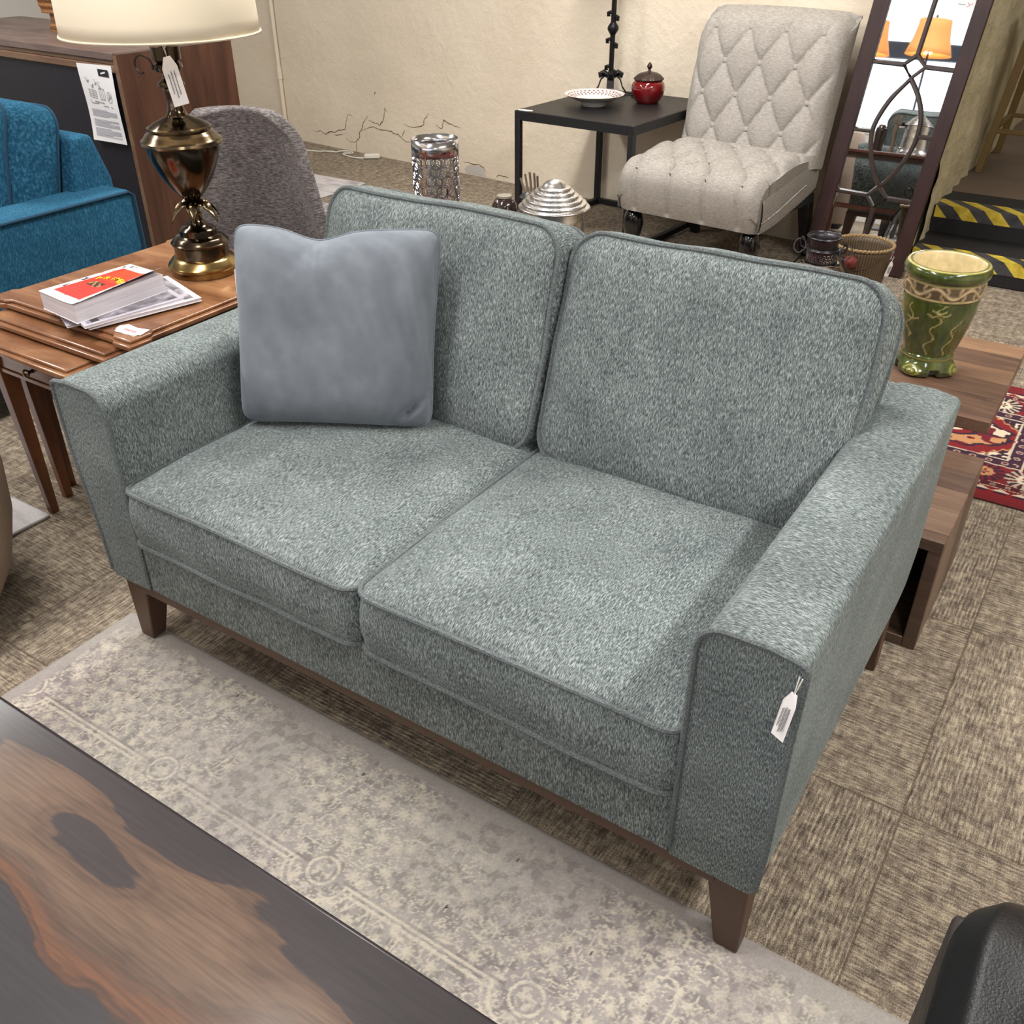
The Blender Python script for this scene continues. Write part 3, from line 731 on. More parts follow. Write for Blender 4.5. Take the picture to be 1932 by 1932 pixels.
    tag(o, 'large faded grey beige patterned rug under the front legs of the sage sofa', 'rug')
rug_beige()

def rug_red():
    x0, x1, y0, y1 = -.62, 1.26, 1.665, 2.49
    m = attrmat('wool_pile', rough=.95, nvar=.12, nscale=450, bump=.5)
    o, X, Y = npgrid('persian_rug', x0, x1, y0, y1, .0032, lambda X, Y: .006+0*X, m)
    wx = X+.004*(vnoise(X, Y, 60, 1)-.5); wy = Y+.004*(vnoise(X, Y, 60, 2)-.5)
    R0, NAVY, WH, TAN, DR = map(np.array, ((132, 22, 32.), (52, 22, 44.), (232, 212, 186.), (202, 146, 98.), (116, 22, 40.)))
    col = np.ones(X.shape+(3,))*R0*(.88+.2*vnoise(X, Y, 18, 3))[..., None]
    def put(mask, c): col[mask] = c
    def motif(cx, cy, r0, white):
        dx, dy = wx-cx, wy-cy; r = np.hypot(dx, dy); t = np.arctan2(dy, dx)
        ray = (r > r0*.62) & (r < r0*1.5) & (np.cos(t*15) > .1); put((r > r0*.6) & (r < r0*1.55) & (np.cos(t*15) <= .1) & (np.cos(t*8) > -.9), DR if not white else NAVY)
        put(ray, WH*.85 if white else NAVY); rr = r0*.72*(1+.08*np.cos(8*t)); put(r < rr, WH if white else TAN)
        st = r0*.45*(.62+.38*np.cos(5*t)); put(r < st, NAVY if white else DR); put((r < r0*.12), TAN)
    d = np.minimum(np.minimum(Y-y0, y1-Y), x1-X)       # distance from the rug's edge
    along = np.where(x1-X < np.minimum(Y-y0, y1-Y), Y, X)
    tri = np.abs(((along+.0) % .052)-.026)/.026
    put((d > .052) & (d < .052+.018*(1-tri)), NAVY); put((d > .066) & (d < .066+.017*(1-np.abs(tri-0))), WH)
    put((np.abs(d-.086) < .0022) & ((along*90) % 1 < .75), WH)
    put((d > .089) & (d < .113), DR*.75); put((d > .089) & (d < .113) & (np.hypot(((along) % .04)-.02, d-.101) < .0075), WH*.8); put((d > .089) & (d < .113) & (np.hypot(((along) % .04)-.02, d-.101) < .0045), DR)
    put((np.abs(d-.116) < .0022) & ((along*90) % 1 < .75), WH)
    # row of star medallions
    P = .118
    for k in range(-6, 11): 
        cx = .752+P*(k)
        if cx < x1-.12: motif(cx-.01, y0+.170, .040, k % 2 == 1); motif(cx-.04, y1-.170, .040, k % 2 == 0)
    for k in range(6): 
        motif(x1-.165, y0+.165+k*.1, .040, k % 2 == 0)
        motif(x1-.285, y0+.165+k*.1, .040, k % 2 == 1)
    # inner frame and field
    xa, xb, ya, yb = -.2, .835, y0+.225, y1-.225
    di = np.minimum(np.minimum(wy-ya, yb-wy), xb-wx)
    al = np.where(xb-wx < np.minimum(wy-ya, yb-wy), Y, X)
    put((np.abs(di) < .003), WH*.9); put((di > .003) & (di < .040), NAVY*1.15); put((di > .003) & (di < .040) & (np.hypot((al % .045)-.0225, di-.021) < .010), WH*.8); put((di > .003) & (di < .040) & (np.hypot((al % .045)-.0225, di-.021) < .006), DR)
    put(np.abs(di-.043) < .003, WH*.9); put(di > .046, R0)
    cor = (di > .046) & ((xb-wx-.046)+np.minimum(wy-ya, yb-wy)-.046 < .075); put(cor, NAVY); put(cor & (vnoise(X, Y, 85, 9) > .72), WH)
    put((di > .046) & (np.abs((xb-wx-.046)+np.minimum(wy-ya, yb-wy)-.046-.078+.006*np.sin(X*260)) < .004), TAN)
    # gul medallions
    for cx in (.60, .16, -.28):
        dx, dy = (wx-cx)/.165, (wy-2.078)/.105; r = np.maximum(np.maximum(np.abs(dx), np.abs(dy)), (np.abs(dx)+np.abs(dy))*.72); s = .03*np.sign(np.sin(np.arctan2(dy, dx)*12))
        q = (dx > 0) ^ (dy > 0); put(r+s < 1.08, NAVY); put(r+s < .98, WH); put((r+s < .98) & q, TAN)
        put((r+s < .98) & (vnoise(X, Y, 42, 5) > .62), DR); put((r < .98) & (np.abs(dx) < .03), NAVY); put((r < .98) & (np.abs(dy) < .04), NAVY)
        put(r < .46, R0); put(np.abs(r-.46) < .05, NAVY); put(r < .22, WH); put(r < .12, DR)
    setcol(o, col.reshape(-1, 3)); tag(o, 'red Persian rug with star medallions behind the right arm of the sage sofa', 'rug')
rug_red()
def fringe_rug(name, label, x0, x1, y0, y1, seed):
    m = attrmat(name+'_pile', rough=.95, nvar=.08, nscale=300)
    o, X, Y = npgrid(name, x0, x1, y0, y1, .006, lambda X, Y: .009+0*X, m)
    n = vnoise(X*.3, Y, 60, seed); k = vnoise(X, Y, 9, seed+1); c = (np.array([214, 208, 208.])*(1-.0*k[..., None])); c = c-np.array([44, 44, 40.])*np.clip((n*.6+k*.6-.62)*3, 0, 1)[..., None]
    setcol(o, c.reshape(-1, 3)); md = o.modifiers.new('thickness', 'SOLIDIFY'); md.thickness = .008; md.offset = -1
    return tag(o, label, 'rug')
fringe_rug('low_pile_rug', 'pale grey white rug corner lying beside the nest of tables at the left', -2.6, -1.325, -.9, .207, 4)
fringe_rug('low_pile_rug', 'pale rug lying on the carpet behind the grey tweed chair', -3.9, -2.95, 2.85, 3.40, 8)

# ================================================================== coffee table in front
def m_sheesham():
    m, nt, b = newmat('sheesham_wood'); tc = nt.nodes.new('ShaderNodeTexCoord'); sp = nt.nodes.new('ShaderNodeSeparateXYZ'); nt.links.new(tc.outputs['Object'], sp.inputs[0])
    # the object origin lies at y = -.80, the far edge of the board at y = -.468
    d = mth(nt, 'SUBTRACT', .332, sp.outputs[1]); d = mth(nt, 'SUBTRACT', d, mth(nt, 'MULTIPLY', sp.outputs[0], .05))
    big = tnoise(nt, mapping(nt, (2.6, 6.5, 3), loc=(1.7, .4, 0)).outputs[0], 1, 2, .45, .9); med = tnoise(nt, mapping(nt, (5, 34, 8), loc=(.3, 0, 0)).outputs[0], 1, 4, .6, .7)
    v = mth(nt, 'ADD', d, mth(nt, 'MULTIPLY', mth(nt, 'SUBTRACT', big.outputs[0], .5), .26)); v = mth(nt, 'ADD', v, mth(nt, 'MULTIPLY', mth(nt, 'SUBTRACT', med.outputs[0], .5), .035))
    v = mth(nt, 'ADD', v, mth(nt, 'MULTIPLY', mth(nt, 'SINE', mth(nt, 'MULTIPLY', v, 420)), .004))
    r = ramp(nt, [(.0, (40, 33, 36)), (.045, (46, 37, 38)), (.052, (84, 62, 48)), (.08, (98, 76, 60)), (.12, (74, 54, 42)), (.15, (96, 58, 34)), (.163, (46, 31, 26)), (.172, (40, 36, 40)), (.27, (36, 32, 36)), (.278, (58, 34, 25)), (.31, (90, 54, 36)), (.38, (70, 48, 40)), (.43, (52, 38, 38)), (.47, (80, 49, 35)), (.48, (38, 33, 36))], v)
    n3 = tnoise(nt, mapping(nt, (12, 240, 240)).outputs[0], 1, 3); sh = ramp(nt, [(.35, (.74, .74, .74, 1)), (.65, (1.12, 1.12, 1.12, 1))], n3.outputs[0])
    nt.links.new(mixc(nt, r.outputs[0], sh.outputs[0], 1, 'MULTIPLY'), b.inputs['Base Color'])
    b.inputs['Roughness'].default_value = .45; b.inputs['Specular IOR Level'].default_value = .3; b.inputs['Coat Weight'].default_value = .3; b.inputs['Coat Roughness'].default_value = .16; return m
SHEE = m_sheesham()
t = thing('coffee_table', 'large dark rosewood coffee table with swirling grain in the near left corner', 'coffee table', (.0, -.80, 0))
mk('tabletop', box(-.72, .90, -1.24, -.468, .405, .45), SHEE, t, world=True, bevel=.006, bseg=3)
for sx in (-.66, .84):
    for sy in (-1.18, -.528): mk('leg', box(sx-.035, sx+.035, sy-.035, sy+.035, .0085, .405), SHEE, t, world=True, bevel=.004)
mk('apron', box(-.65, .83, -1.17, -.535, .33, .404), SHEE, t, world=True, bevel=.003)
c = mk('paper_scrap', slab([(.322, -.722), (.327, -.716), (.331, -.719), (.329, -.728), (.323, -.729)], .4502, .4508), WHITEP, smooth=False)
tag(c, 'tiny white scrap of paper on the dark coffee table', 'paper scrap')

# ================================================================== nest of three tables
def nest(name, label, x0, x1, y0, y1, z, legsz, notch, drawer, yb):
    T = thing(name, label, 'side table', ((x0+x1)/2, (y0+y1)/2, 0), group='nest of three cherry tables')
    def outline(e):
        a, b_, c, d = x0+e, x1-e, y0+e, y1-e
        if not notch: return [(a, c), (b_, c), (b_, d), (a, d)]
        k, s = .060, .012; out = []
        out += [(a, c), (a+k, c)] + [(a+k+.012, c+s)] + [(b_-k-.012, c+s), (b_-k, c), (b_, c), (b_, c+k), (b_-s, c+k+.012), (b_-s, d-k-.012), (b_, d-k), (b_, d), (b_-k, d), (b_-k-.012, d-s), (a+k+.012, d-s), (a+k, d), (a, d), (a, d-k), (a+s, d-k-.012), (a+s, c+k+.012), (a, c+k)]
        return out
    g = slab(outline(.0), z-.020, z-.008)
    tp = mk('tabletop', g, CHERRY, T, world=True, bevel=.003, bseg=3)
    g = slab(outline(.012), z-.009, z)
    q = mk('raised_panel', g, CHERRY, tp, bevel=.004, bseg=3); q.data.transform(Matrix.Translation((-(x0+x1)/2, -(y0+y1)/2, 0)))
    ins = .018
    for sx, x in ((-1, x0+ins), (1, x1-ins)):
        for sy, y in ((-1, yb), (1, y1-.03)):
            mk('leg', frustum((x-sx*.002, y+(.040 if sy < 0 else -.012), 0), (.010, .011), (x-sx*.018, y+(.022 if sy < 0 else -.022), z-.020), (.017, .024)), CHERRYL, T, world=True, bevel=.0015)
    for x in (x0+ins+.008, x1-ins-.022): mk('side_apron', box(x, x+.014, yb+.02, y1-.045, z-.085, z-.020), CHERRYL, T, world=True, bevel=.001)
    mk('back_apron', box(x0+.04, x1-.04, y1-.055, y1-.04, z-.085, z-.020), CHERRYL, T, world=True)
    if drawer:
        g = G(); box(x0+.045, x1-.045, yb+.006, yb+.02, z-.088, z-.078, g); box(x0+.045, x1-.045, yb+.008, yb+.02, z-.028, z-.020, g)
        mk('rail', g, CHERRY, T, world=True, bevel=.001)
        d = mk('drawer', box(x0+.047, x1-.047, yb+.009, yb+.16, z-.077, z-.029), CHERRY, T, world=True, bevel=.003)
        k = lathe([(.0, 0), (.0055, 0), (.0035, .006), (.004, .010), (.009, .014), (.0105, .018), (.008, .023), (0, .025)], 16)
        k.xf(Matrix.Translation(((x0+x1)/2, yb+.009, z-.053)) @ Matrix.Rotation(PI/2, 4, 'X'))
        kk = mk('knob', k, BRASS, d); kk.data.transform(Matrix.Translation((-(x0+x1)/2, -(y0+y1)/2, 0)))
nest('nesting_table', 'largest cherry wood nesting table with notched corners, carrying the urn lamp', -1.450, -.892, .278, .905, .575, 0, True, False, .305)
nest('nesting_table', 'middle cherry wood nesting table, pulled half out from under the largest', -1.403, -.937, .236, .74, .550, 0, False, False, .262)
nest('nesting_table', 'smallest cherry wood nesting table with a drawer and brass knob', -1.362, -.985, .165, .56, .525, 0, False, True, .190)

# ------------------------------------------------------------------ urn lamp
LX, LY, LZ = -1.133, .712, .575
t = thing('table_lamp', 'antique brass urn table lamp with a wide cream drum shade', 'lamp', (LX, LY, LZ))
mk('base', lathe([(.084, 0), (.086, .002), (.086, .016), (.0895, .020), (.091, .025), (.087, .031), (.083, .034), (.079, .040), (.074, .043), (.069, .046)], 56), GOLD, t)
mk('drum', lathe([(.0685, .044), (.0685, .074), (.071, .077)], 56), BRASS, t)
mk('upper_base', lathe([(.069, .073), (.073, .077), (.074, .081), (.069, .085), (.064, .092), (.058, .095), (.05, .097), (.047, .099), (.046, .112), (.041, .117), (.030, .120), (.022, .128), (.017, .138), (.0145, .148)], 56), BRONZE, t)
mk('collar', lathe([(.014, .146), (.0165, .149), (.0165, .155), (.0125, .157), (.0125, .168), (.011, .172), (.014, .175), (.012, .178)], 40), GOLD, t)
def petal(t0, L, drop, w0):
    g = G()
    def fn(u, v):
        r = .010+L*v; z = .178+.004*math.sin(v*PI)-drop*max(0, v-.25)**1.8*1.6; w_ = w0*(math.sin(PI*min(1, v*.85+.12))**.7)*(1-.75*v*v); s = (u-.5)*2
        z -= .006*abs(s)**1.5*(1-v)+.0; z += .0018*math.cos(s*PI*2.5)
        x, y = r, s*w_; return (x*math.cos(t0)-y*math.sin(t0), x*math.sin(t0)+y*math.cos(t0), z)
    return grid(10, 12, fn, g)
for k in range(6):
    q = mk('leaf', petal(k*PI/3+.25, .054, .044, .021), BRASS, t); md = q.modifiers.new('thickness', 'SOLIDIFY'); md.thickness = .0014
mk('urn', lathe([(.010, .180), (.018, .186), (.026, .194), (.044, .216), (.060, .240), (.072, .264), (.082, .290), (.087, .312), (.088, .322)], 64), BRONZE, t)
mk('urn_rim', lathe([(.088, .320), (.094, .322), (.099, .327), (.097, .333), (.091, .337), (.086, .345), (.079, .350), (.074, .355), (.077, .358), (.077, .362), (.070, .367)], 64), BRASS, t)
mk('neck', lathe([(.072, .366), (.058, .374), (.038, .382), (.028, .386), (.025, .390), (.020, .402), (.0175, .420), (.018, .434), (.021, .446), (.020, .449), (.031, .455), (.031, .460), (.024, .466), (.017, .471), (.017, .482), (.030, .487), (.034, .495), (.032, .502), (.025, .506), (.033, .512), (.034, .540), (.02, .548)], 48), BRONZE, t)
mk('harp', tube([(0, .0, .54), (0, .0, .80)], .004, 8), GOLD, t)
g = lathe([(.2235, .566), (.2225, .60), (.213, .86)], 96, cap=False)
sh = mk('lamp_shade', g, SHADE, t); md = sh.modifiers.new('thickness', 'SOLIDIFY'); md.thickness = .002
g = tube([(.2245*math.cos(a*PI/48), .2245*math.sin(a*PI/48), .568) for a in range(96)], .0028, 6, True)
mk('shade_trim', g, SHADE, sh)
g = G(); 
for k in range(3): a = k*2*PI/3; bar((0, 0, .80), (.213*math.cos(a), .213*math.sin(a), .80), .003, g=g)
mk('shade_spider', g, GOLD, sh)
g = tube([(-.068, -.012, .060), (-.078, -.016, .060), (-.088, -.02, .057)], .0032, 8); mk('switch', g, BRASS, t)
mk('cord', tube([(-.045+.026*math.cos(a)-.004*a, -.03, .500+.020*math.sin(a)) for a in [k*.35-.5 for k in range(17)]], .0028, 6), plain('brown_cord', (46, 30, 26), .5), t)
price_tag('white price tag hanging from the neck of the urn lamp', (LX+.038, LY-.036, LZ+.56), (LX+.088, LY-.050, LZ+.425), .037, (.55, -.85, .1))

# ------------------------------------------------------------------ books and magazines on the table
PAGES = wood('page_edges', [(.3, (206, 196, 204)), (.7, (238, 232, 236))], (3, 3, 240), .8, fine=(3, 3, 500))
def sheet_book(name, label, corners, z0, z1, mat, cat, curl=0):
    """corners: near-left, near-right, far-right, far-left"""
    c = [Vector((*p, 0)) for p in corners]; o = sum(c, Vector())/4; T = thing(name, label, cat, (o.x, o.y, z0))
    T['group'] = 'books and magazines piled on the nesting table'
    mk('pages', slab([(p.x*.985+o.x*.015, p.y*.985+o.y*.015) for p in c], z0+.0008, z1-.0006), PAGES, T, world=True, smooth=False)
    g = slab([(p.x, p.y) for p in c], z0, z0+.0008); mk('back_cover', g, WHITEP, T, world=True, smooth=False)
    def fn(u, v):
        p = (c[0]*(1-u)+c[1]*u)*(1-v)+(c[3]*(1-u)+c[2]*u)*v
        z = z1+.0003+curl*(max(0, u-.55)/.45)**2*max(0, v-.1)*1.1+curl*.25*(max(0, u-.6)/.4)**2
        return (p.x, p.y, z)
    return T, fn
T, fn = sheet_book('magazine', 'thin grey magazine showing under the left side of the big white magazine', [(-1.202, .313), (-1.088, .262), (-1.0, .48), (-1.12, .53)], .5755, .580, WHITEP, 'magazine')
mk('cover', grid(20, 20, fn), plain('lilac_grey_cover', (196, 190, 208), .35), T, world=True)
T, fn = sheet_book('magazine', 'large white-edged magazine with black and white photographs at the bottom of the pile', [(-1.225, .338), (-1.023, .275), (-.953, .543), (-1.153, .606)], .5805, .5885, WHITEP, 'magazine')
o = mk('cover', grid(70, 90, fn), attrmat('glossy_monochrome_cover', rough=.3, nvar=.02, bump=0), T, world=True)
def cov1():
    out = []
    for j in range(91):
        for i in range(71):
            u, v = i/70, j/90; n = noise.noise(Vector((u*7, v*9, 2)))+.5*noise.noise(Vector((u*19, v*24, 5)))
            b_ = 232 if (u > .93 or v > .95 or u < .05 or v < .04) else 150+75*n
            if .08 < v < .16 and .8 < u < .93: b_ = 40
            out.append((b_, b_-4, b_+3))
    return out
setcol(o, cov1())
T, fn = sheet_book('magazine', 'narrow magazine with grey pictures directly under the thick red paperback', [(-1.19, .315), (-1.017, .262), (-.975, .51), (-1.15, .56)], .589, .5945, WHITEP, 'magazine')
o = mk('cover', grid(70, 90, fn), o.data.materials[0], T, world=True); setcol(o, [(c[0]*.86, c[1]*.86, c[2]*.88) for c in cov1()])
T, fn = sheet_book('paperback_book', 'thick paperback with a red panelled cover lettered in yellow, topmost of the pile', [(-1.196, .279), (-1.043, .262), (-1.046, .517), (-1.176, .522)], .595, .6385, WHITEP, 'book', curl=.014)
o = mk('cover', grid(90, 130, fn), attrmat('printed_cover', rough=.38, nvar=.02, bump=0), T, world=True)
def cov2():
    out = []; rr = random.Random(5)
    blobs = [(rr.uniform(.02, .98), rr.uniform(.02, .98), rr.uniform(.03, .075), rr.choice([(54, 40, 48), (168, 140, 110), (196, 164, 140), (40, 44, 60), (214, 190, 96)])) for _ in range(46)]
    for j in range(131):
        for i in range(91):
            u, v = i/90, j/130; c = (242, 236, 238)
            inr = .13 < u < .90 and .11 < v < .87
            if not inr:
                for a, b_, s, k in blobs:
                    if abs(u-a) < s*.9 and abs(v-b_) < s*.6 and noise.noise(Vector((u*30, v*40, a*9))) > -.05: c = k
            else:
                c = (228, 60, 48)
                if v > .56: c = (236, 92, 50) if (math.sin(v*170) > .1 and .22 < u < .82) else (222, 66, 48)
                elif v < .40: c = (226, 78, 58) if (math.sin(v*120) > .2 and noise.noise(Vector((u*22, v*60, 1))) > -.1) else (220, 56, 52)
                if .30 < u < .62 and .385 < v < .50:
                    n = noise.noise(Vector((u*16, v*22, 4))); c = (70, 50, 38) if n < .08 else (186, 140, 96)
            if .62 < u < .9 and .02 < v < .0: c = (60, 60, 60)
            out.append(c)
    return out
setcol(o, cov2())
YEL = plain('yellow_print', (250, 220, 40), .5)
for k, ch in enumerate('PRIMER'):
    q = k/5; x = -1.148+.080*q; y = .405+.020*math.sin(PI*q)+.004; M = Matrix.Translation((x-T.location.x, y-T.location.y, fn((x+1.19)/.145, (y-.27)/.25)[2]+.0012-.595)) @ Matrix.Rotation(.55*(.5-q), 4, 'Z')
    text('lettering', ch, .024, YEL, T, M, .0002)
T0 = thing('price_tag', 'stack of loose white price tags with red writing lying on the nesting table', 'price tag', (-.953, .328, .575), group='white shop price tags')
for k, (a, dx, dy) in enumerate(((.02, 0, 0), (.25, .006, .004), (-.12, -.004, .003))):
    ca, sa = math.cos(a), math.sin(a); pl = [(-.032, -.016), (-.040, 0), (-.032, .018), (.034, .018), (.034, -.016)]
    pl = [(ca*x-sa*y+dx, sa*x+ca*y+dy) for x, y in pl]; mk('card', slab(pl, .0008*k+.0002, .0008*k+.0009), WHITEP, T0, smooth=False)
g = G()
for k in range(7): x = -.016+.006*k; bar((x, -.004+.003*math.sin(k*2), .0028), (x+.004, .004+.003*math.sin(k*3), .0028), .0022, .0004, g=g)
mk('handwriting', g, REDINK, T0)

# ================================================================== blue sofa, cabinet and what stands there
def simple_cushion(T, name, w_, H, t_, r, crown, pos, lean, mat, seed, rz=0, mat2=None):
    g, ws = cushion(w_, H, t_, r, crown, .01, .010, seed=seed, wob=.008, power=3.2)
    a = math.radians(lean); h = Vector((0, math.sin(a), math.cos(a))); n = Vector((0, -math.cos(a), math.sin(a)))
    M = Matrix(((1, 0, 0), (0, h.y, n.y), (0, h.z, n.z))).to_4x4()
    M = Matrix.Rotation(rz, 4, 'Z') @ M
    c = mk(name, g.xf(M), mat, T, angle=60); c.location = Vector(pos)-T.location
    gg = G()
    for q in ws: gg.add(q.v, q.f)
    mk('piping', gg.xf(M), mat2 or mat, c); return c
T = thing('sofa', 'teal blue fabric sofa at the left edge, in front of the dark cabinet', 'sofa', (-2.6, .75, 0))
BW = plain('blue_welt', (24, 62, 86), .9)
# arm nearest the camera
g = box(-2.085, -1.905, .22, 1.09, .14, .602)
a = mk('arm', g, B_Y, T, world=True, bevel=.018, bseg=4)
pg = tube([(-1.903, .225, .598), (-1.903, 1.07, .598), (-1.903, 1.088, .585), (-1.903, 1.09, .2)], .0055, 7)
w_ = mk('piping', pg, BW, a); w_.data.transform(Matrix.Translation((2.6, -.75, 0)))
mk('arm', box(-3.9, -3.72, .22, 1.09, .14, .602), B_Y, T, world=True, bevel=.018, bseg=4)
g = G(); g.add([(x, y, z) for x in (-3.72, -2.03) for y, z in ((.98, .14), (1.12, .14), (1.115, .62), (1.07, .765), (1.00, .765), (.96, .6))], [(0, 1, 2, 3, 4, 5), (11, 10, 9, 8, 7, 6)]+[(i, i+6, (i+1) % 6+6, (i+1) % 6) for i in range(6)])
mk('back_frame', g, B_Y, T, world=True, bevel=.016, bseg=4)
mk('seat_base', box(-3.715, -2.09, .25, .98, .14, .30), B_X, T, world=True, bevel=.01)
for k in range(2):
    x0 = -2.095-.81*(k+1); g, ws = cushion(.80, .70, .13, .04, .03, 0, .008, seed=20+k); c = mk('seat_cushion', g, B_X, T, world=False, loc=(x0+.405+2.6, .60-.75, .366), angle=60)
    gg = G()
    for q in ws: gg.add(q.v, q.f)
    mk('piping', gg, BW, c)
    simple_cushion(T, 'back_cushion', .79, .44, .17, .06, .05, (x0+.42, .87, .655), 14, B_X, 30+k, mat2=BW)
for sx in (-3.8, -1.99):
    for sy in (.3, 1.02): mk('leg', frustum((sx, sy, 0), (.02, .02), (sx, sy, .14), (.03, .03)), WALNUT, T, world=True)

CX, CY = -2.605, 1.64; CR_ = math.radians(-3)
T = thing('cabinet', 'dark walnut cabinet seen from behind, with a black back panel, against the left wall', 'cabinet', (CX, CY, 0), CR_)
W_, D_, H_ = 1.65, .565, .905
mk('side_panel', box(-.022, 0, 0, D_, 0, H_-.006), CABW, T, bevel=.0015, angle=30)
mk('edge_banding', box(-.0225, .0002, -.0012, .0, 0, H_-.008), CABE, T, smooth=False)
mk('side_panel', box(-W_, -W_+.022, 0, D_, 0, H_-.03), CABW, T, bevel=.0015)
mk('back_panel', box(-W_+.022, -.023, .012, .020, .03, H_-.072), BACKP, T, smooth=False)
mk('top', box(-W_-.01, -.0225, -.004, D_+.01, H_-.028, H_), CABT, T, bevel=.003, bseg=3)
mk('top_side_strip', box(-.022, .001, .0, D_+.01, H_-.006, H_), CABT, T)
g = G(); box(-W_, -.0235, .004, .03, H_-.046, H_-.028, g); box(-W_, -.0235, -.001, .03, H_-.074, H_-.046, g)
mk('moulding', g, CABE, T, bevel=.004, bseg=3)
g = G(); box(-W_+.03, -.03, D_-.02, D_-.004, .03, H_-.03, g); mk('front_panel', g, CABW, T)
# instruction sheet taped on the back panel
T2 = thing('instruction_sheet', 'white printed assembly sheet taped to the black back of the cabinet', 'paper', (-2.76, 1.66, .56), CR_)
def pf(u, v):
    return (-.118+.228*u+.012*(1-v), -.0155+.004*math.sin(v*5+u*2)-.010*(1-v)**2, .293*v+.004*u)
mk('sheet', grid(12, 16, pf), WHITEP, T2)
def on(u, v, dz=.0015): p = pf(u, v); return Vector((p[0], p[1]-dz, p[2]))
g = G()
box(*[on(.60, .86).x, on(.90, .86).x], on(.7, .9).y-.0006, on(.7, .9).y, on(.6, .86).z, on(.6, .95).z, g); mk('logo_block', g, plain('black_print', (34, 34, 38), .7), T2, smooth=False)
g = G(); bar(on(.69, .895, .0035), on(.82, .915, .0035), .006, .0004, up=(0, 1, 0), g=g); mk('logo_stroke', g, WHITEP, T2)
g = G()
def ln(a, b_, w_=.0011): bar(on(*a), on(*b_), w_, .0004, up=(0, 1, 0), g=g)
rr = random.Random(3)
for cx, cy, s in ((.22, .80, .06), (.45, .78, .05), (.34, .72, .04), (.55, .74, .05)):
    for k in range(6): ln((cx+rr.uniform(-s, s), cy+rr.uniform(-s, s)*.8), (cx+rr.uniform(-s, s), cy+rr.uniform(-s, s)*.8))
for k in range(5): ln((.2, .68-.025*k), (.42, .67-.025*k))
ln((.2, .68), (.2, .58)); ln((.42, .67), (.42, .57)); ln((.31, .675), (.31, .575))
for k in range(4): ln((.52+.05*k, .70), (.52+.05*k, .56))
ln((.52, .70), (.67, .70)); ln((.52, .56), (.67, .56))
for k in range(12): a0 = k*PI/6; ln((.80+.07*math.cos(a0), .60+.07*math.sin(a0)), (.80+.07*math.cos(a0+.52), .60+.07*math.sin(a0+.52)))
for k in range(5): ln((.76+.02*k, .55+.01*k), (.8+.015*k, .65-.01*k))
for a0, b0 in (((.2, .50), (.42, .505)), ((.3, .53), (.6, .515)), ((.55, .48), (.7, .475)), ((.78, .475), (.84, .47)), ((.2, .5), (.18, .54))): ln(a0, b0, .0018)
mk('diagram', g, INK, T2, smooth=False)
g = G()
for k in range(22):
    if k in (6, 7, 14): continue
    v = .42-.0165*k; ln((.12, v), (.12+(.78 if k % 5 else .5), v-.004), .0016)
mk('print', g, plain('light_print', (160, 158, 172), .8), T2, smooth=False)
# woven copper coloured basket on the cabinet
RAT = attrmat('woven_copper_wicker', rough=.35, nvar=.15, nscale=120, bump=1., metal=.2)
T = thing('wicker_basket', 'square copper coloured woven basket standing on the dark cabinet top', 'basket', (-3.42, 2.02, .905))
def bpro(u, v):
    s = .062+.055*v if v > .22 else (.062 if v < .08 else .054)
    t_ = u*2*PI; c, s_ = math.cos(t_), math.sin(t_); k = 1/max(abs(c), abs(s_)); k = k*.86+.14
    d = .004*math.sin(u*2*PI*22+v*40)*math.sin(u*2*PI*22-v*40) if v > .22 else .002*math.sin(v*200)
    return ((s+d)*k*c, (s+d)*k*s_, .34*v)
o = mk('body', grid(220, 90, bpro), RAT, T, angle=180)
cc = []
for j in range(91):
    for i in range(221):
        u, v = i/220, j/90; q = math.sin(u*2*PI*22+v*40)*math.sin(u*2*PI*22-v*40); q = .5+.5*q; cc.append((92+124*q, 58+92*q, 34+56*q))
setcol(o, cc)
# grey tweed tub chair
T = thing('dining_chair', 'grey tweed chair with a rounded shell back beside the nest of tables', 'chair', (-1.475, 1.16, 0), math.radians(180+8))
def shell(u, v):
    z = .40+.47*v; s = (u-.5)*2; hw = .272-.062*v**1.5
    if v > .86: hw *= math.sqrt(max(0.0, 1-((v-.86)/.14)**2*.45))
    x = hw*s-.055*(1-v); y = -.12-.04*v+.13*(abs(s)**2.4)*(1-.55*v)*-1+.16*s*s*0
    zz = z-(.020*s*s*v if v > .3 else 0)
    return (x, -y-.26, zz)
g = grid(30, 30, shell); o = mk('backrest', g, GREYF, T, angle=180)
md = o.modifiers.new('thickness', 'SOLIDIFY'); md.thickness = .035; md.offset = 0; md = o.modifiers.new('bevel', 'BEVEL'); md.width = .012; md.segments = 3; md = o.modifiers.new('smooth', 'SUBSURF'); md.levels = 1; md.render_levels = 1
g, ws = cushion(.50, .48, .07, .12, .02, 0, .006, seed=41); mk('seat', g, GREYF, T, loc=(0, -.30, .43))
for sx in (-1, 1):
    for sy in (-.50, -.10): mk('leg', frustum((sx*.21, sy, 0), (.01, .01), (sx*.17, sy*.9-.02, .40), (.016, .016)), BLACKM, T)

